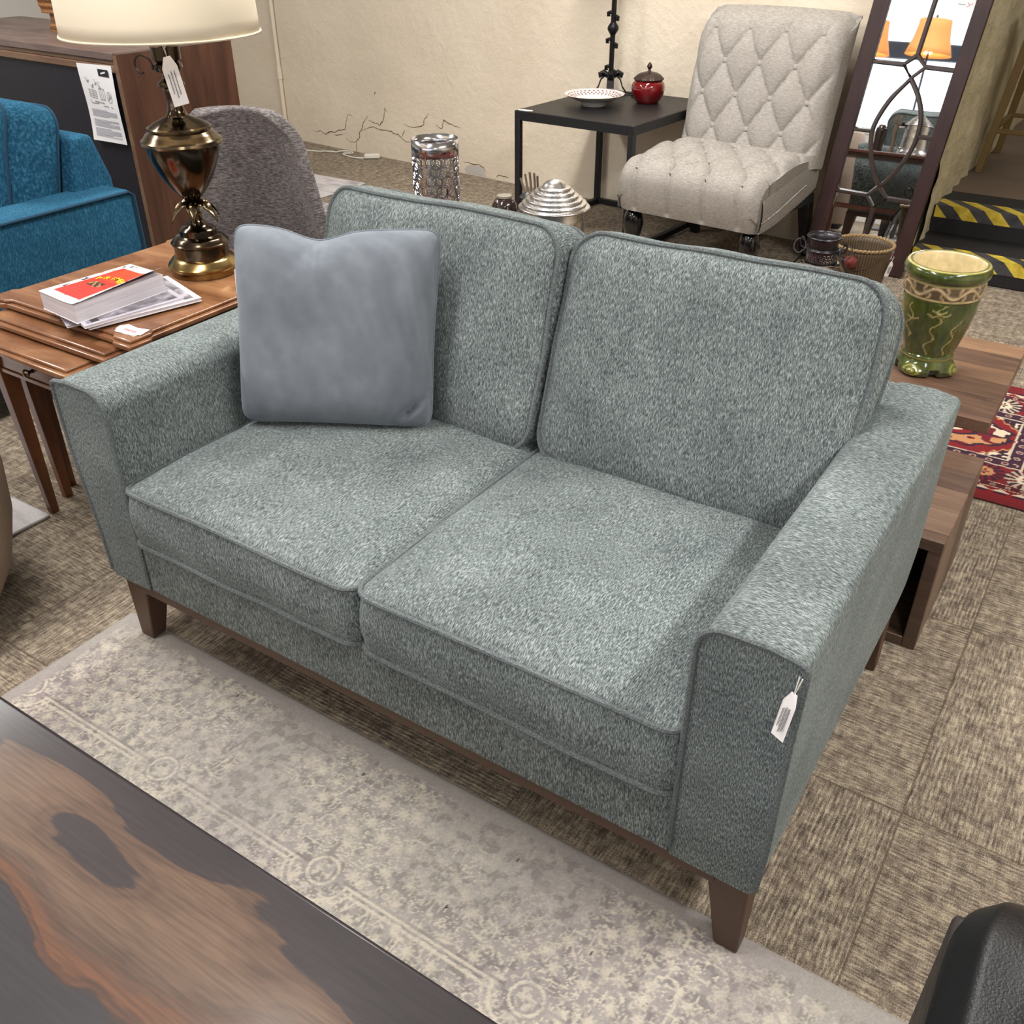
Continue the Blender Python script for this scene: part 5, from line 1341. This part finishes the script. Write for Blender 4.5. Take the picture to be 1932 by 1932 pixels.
mk('bottom_panel', box(.228, .738, .922, 1.336, 0, .026), RT2, T, world=True, bevel=.002)
mk('back_panel', box(.228, .738, 1.31, 1.334, .026, .262), DARKW, T, world=True)
# green ceramic planter
def planter():
    T = thing('ceramic_planter', 'green glazed majolica jardiniere with a cream scroll band on the wooden table', 'planter', (.545, 1.60, .370))
    mt = attrmat('majolica_glaze', rough=.16, nvar=.10, nscale=60, bump=.15, coat=.8)
    P = [(.060, .0, 'g'), (.070, .004, 'g'), (.073, .018, 'g'), (.064, .040, 'g'), (.062, .046, 'y'), (.0655, .050, 'g'), (.062, .055, 'g')]
    P += [(.0615+.027*math.sin(k/16*PI/2)**1.1, .055+.150*k/16, 'g') for k in range(1, 17)]
    P += [(.0895, .207, 'y')]+[(.0905+.004*k/6, .210+.036*k/6, 's') for k in range(7)]+[(.0945, .248, 'y'), (.095, .252, 'g'), (.101, .258, 'g'), (.1025, .268, 'g'), (.100, .278, 'g'), (.095, .283, 'y'), (.088, .2845, 'g'), (.0835, .282, 'c'), (.082, .272, 'c'), (.078, .21, 'c'), (.06, .10, 'c'), (0, .10, 'c')]
    seg = 200; 
    def dense(P):
        out = []
        for i in range(len(P)-1):
            a, b_ = P[i], P[i+1]; n = max(1, int(math.dist(a[:2], b_[:2])/.0026))
            for k in range(n): q = k/n; out.append((a[0]*(1-q)+b_[0]*q, a[1]*(1-q)+b_[1]*q, a[2]))
        return out+[P[-1]]
    D = dense(P); v = []; cc = []
    for i, (r, z, kind) in enumerate(D):
        for k in range(seg):
            t_ = 2*PI*k/seg; c = [70, 92, 36]; rr = r; n = noise.noise(Vector((math.cos(t_)*2.5, math.sin(t_)*2.5, z*14)))
            m_ = noise.noise(Vector((math.cos(t_)*9, math.sin(t_)*9, z*50)))
            c = [70+32*n+14*m_, 80+26*n+12*m_, 32+14*n+8*m_]
            if kind == 's':
                zz = (z-.228)/.018; ph = t_*7; w1 = zz-.62*math.sin(ph); w2 = math.hypot((((ph+PI/2) % PI)-PI/2)*.75, zz-.35*(1 if math.sin(ph) < 0 else -1)); sw = math.cos(w2*7+math.atan2(zz, (((ph+PI/2) % PI)-PI/2)))
                h = max(math.exp(-(w1/.26)**2), .9*math.exp(-((w2-.45)/.16)**2), .8*math.exp(-(w2/.16)**2)); rr += .0042*h-.001
                c = [98+112*h, 84+98*h, 62+76*h]
                if abs(zz) > .88: c = [206, 180, 138]
            elif kind == 'y': c = [186, 176, 104]; rr += .0012
            elif kind == 'c': c = [236, 216, 168]
            elif .055 < z < .205:
                # tree-bark ribs and a branching cream vine
                rr += .0022*math.sin(t_*5+z*9)+.0012*m_
                for b0, zz0, zz1, sl in ((-1.55, .06, .14, 2.0), (-1.40, .13, .20, 1.6), (-2.25, .10, .19, 1.2), (-.9, .06, .16, 1.8), (.4, .07, .18, 2), (2.4, .08, .17, 1.5)):
                    if zz0 < z < zz1:
                        tt = b0+sl*(z-zz0)+.10*math.sin(z*130); d = abs(((t_-tt+PI) % (2*PI))-PI)*r
                        if d < .0028: c = [158, 146, 90]; rr += .0022*(1-d/.0028)
                        elif d < .0055: c = [54, 66, 24]
                for b0, z0 in ((-1.36, .178), (-1.22, .172), (-1.5, .168), (-2.1, .15)):
                    d = abs(((t_-b0+PI) % (2*PI))-PI)*r; e = abs(z-z0-.45*d)
                    if d < .016 and e < .0022: c = [172, 158, 98]; rr += .0015
            elif z < .042:
                sc = .5+.5*math.cos(t_*4+.9); rr += .010*sc*math.exp(-((z-.012)/.016)**2)
                sp = math.hypot((((t_*4+.9+PI) % (2*PI))-PI)*.012, z-.018); ring = math.exp(-((sp-.012)/.0026)**2)+math.exp(-((sp-.004)/.002)**2)
                c = [c[0]+80*ring, c[1]+64*ring, c[2]+40*ring]; rr += .002*ring
                if sc < .10 and z < .022: c = [26, 24, 14]; rr -= .012
            v.append((rr*math.cos(t_), rr*math.sin(t_), z)); cc.append(tuple(max(0, min(255, q)) for q in c))
    f = []; n = len(D)
    for i in range(n-1):
        for k in range(seg): a = i*seg+k; b_ = i*seg+(k+1) % seg; f.append((a, b_, b_+seg, a+seg))
    f.append(tuple(range(seg))[::-1]); o = mk('body', G().add(v, f), mt, T, angle=180); setcol(o, cc)
planter()

# ================================================================== near left barrel chair, near right black leather armchair
T = thing('barrel_chair', 'taupe barrel-shaped upholstered chair cut off by the left edge of the picture', 'chair', (-1.285, -.33, .0185))
TAUPE = plain('taupe_leather', (150, 130, 114), .55, bump=.15, bscale=220)
bp_ = [(.34, .05), (.365, .10), (.395, .22), (.405, .34), (.40, .46), (.385, .58), (.36, .70), (.335, .78), (.315, .80), (.295, .78), (.285, .70), (.28, .44)]
o = mk('shell', lathe([(r, z*.93) for r, z in bp_], 80, cap=False, mod=lambda t_, i: 1), TAUPE, T, angle=180)
mk('seat_pad', lathe([(.0, .36), (.27, .36), (.285, .38), (.285, .42), (.26, .45), (0, .46)], 64), TAUPE, T)
mk('plinth', lathe([(.0, .0), (.30, .0), (.335, .05), (0, .055)], 64), BLACKM, T)
T = thing('leather_armchair', 'black leather armchair with a rounded padded arm in the near right corner', 'armchair', (1.3, -.6, 0))
mk('side_panel', box(.948, 1.00, -1.05, -.175, .03, .555), plain('brown_black_panel', (40, 34, 33), .6, bump=.1), T, world=True, bevel=.006)
g = G(); pr = [(.952, .40), (.946, .50), (.950, .560), (.975, .598), (1.02, .612), (1.09, .612), (1.135, .598), (1.16, .56), (1.162, .50), (1.155, .40)]
v = []; f = []; pr = resample(pr, .015)[:-16] if False else pr
def armpad(u, v):
    i = u*(len(pr)-1); a = int(min(i, len(pr)-2)); q = i-a; x = pr[a][0]*(1-q)+pr[a+1][0]*q; z = pr[a][1]*(1-q)+pr[a+1][1]*q
    y = -1.05+.925*v; e = max(0, (v-.88)/.12); s = math.sqrt(max(0, 1-e*e*.96)); cx, cz = 1.055, .48
    x = cx+(x-cx)*(.55+.45*s); z = cz+(z-cz)*(.35+.65*s)
    if abs(v-.30) < .02: x = cx+(x-cx)*.985; z -= .004
    return (x, y, z+.002*noise.noise(Vector((x*20, y*12, z*20))))
mk('arm_pad', grid(60, 70, armpad, flip=True), BLACKLEA, T, world=True, angle=180)
mk('seam', tube([armpad(u/30, .30) for u in range(31)], .003, 6), BLACKLEA, T, world=True)
mk('arm_core', box(.99, 1.12, -1.04, -.235, .03, .50), BLACKLEA, T, world=True, bevel=.01)
mk('seat', box(1.13, 1.72, -1.0, -.30, .10, .42), BLACKLEA, T, world=True, bevel=.04, bseg=4)
mk('arm', box(1.72, 1.90, -1.05, -.22, .03, .60), BLACKLEA, T, world=True, bevel=.04, bseg=4)
mk('backrest', box(1.10, 1.75, -1.20, -1.02, .10, .92), BLACKLEA, T, world=True, bevel=.05, bseg=4)
for x in (1.0, 1.85):
    for y in (-1.0, -.28): mk('foot', box(x-.02, x+.02, y-.02, y+.02, .0085, .03), BLACKM, T, world=True)

# ================================================================== glowing lamps that the mirror reflects
AMB, nt, b = newmat('amber_silk'); AMB.cycles.emission_sampling = 'NONE'; b.inputs['Base Color'].default_value = srgb((222, 150, 86)); b.inputs['Roughness'].default_value = .7
b.inputs['Emission Color'].default_value = srgb((255, 170, 96)); b.inputs['Emission Strength'].default_value = .55
nz = tnoise(nt, mapping(nt, (6, 6, 6)).outputs[0], 1, 2); nt.links.new(mth(nt, 'ADD', mth(nt, 'MULTIPLY', nz.outputs[0], .3), .25), b.inputs['Emission Strength'])
for k, (x, y, zb, lab) in enumerate(((-.93, -2.1, 1.555, 'lit lamp with an amber bell shade seen in the middle of the leaning mirror'), (-1.52, -2.35, 1.56, 'lit lamp with an amber bell shade at the left edge of the leaning mirror'))):
    T = thing('floor_lamp', lab, 'lamp', (x, y, 0), group='amber shaded lamps')
    o = mk('lamp_shade', lathe([(.205, zb), (.185, zb+.06), (.160, zb+.14), (.145, zb+.22), (.140, zb+.29)], 48, cap=False), AMB, T); md = o.modifiers.new('t', 'SOLIDIFY'); md.thickness = .003
    mk('pole', tube([(0, 0, .03), (0, 0, zb+.33)], .010, 10), IRON, T)
    mk('base', lathe([(0, 0), (.15, 0), (.15, .012), (.03, .03), (0, .03)], 40), IRON, T)
    mk('bulb', lathe([(.0, zb+.08), (.022, zb+.09), (.03, zb+.12), (.022, zb+.15), (0, zb+.16)], 20), plain('warm_bulb', (255, 210, 140), .5, emit=6), T)
    l = bpy.data.lights.new('bulb_light', 'POINT'); l.energy = 6; l.color = (1, .7, .4); l.shadow_soft_size = .04
    lo = bpy.data.objects.new('bulb_light', l); lo.location = (0, 0, zb+.05); lo.parent = T; COL.objects.link(lo)
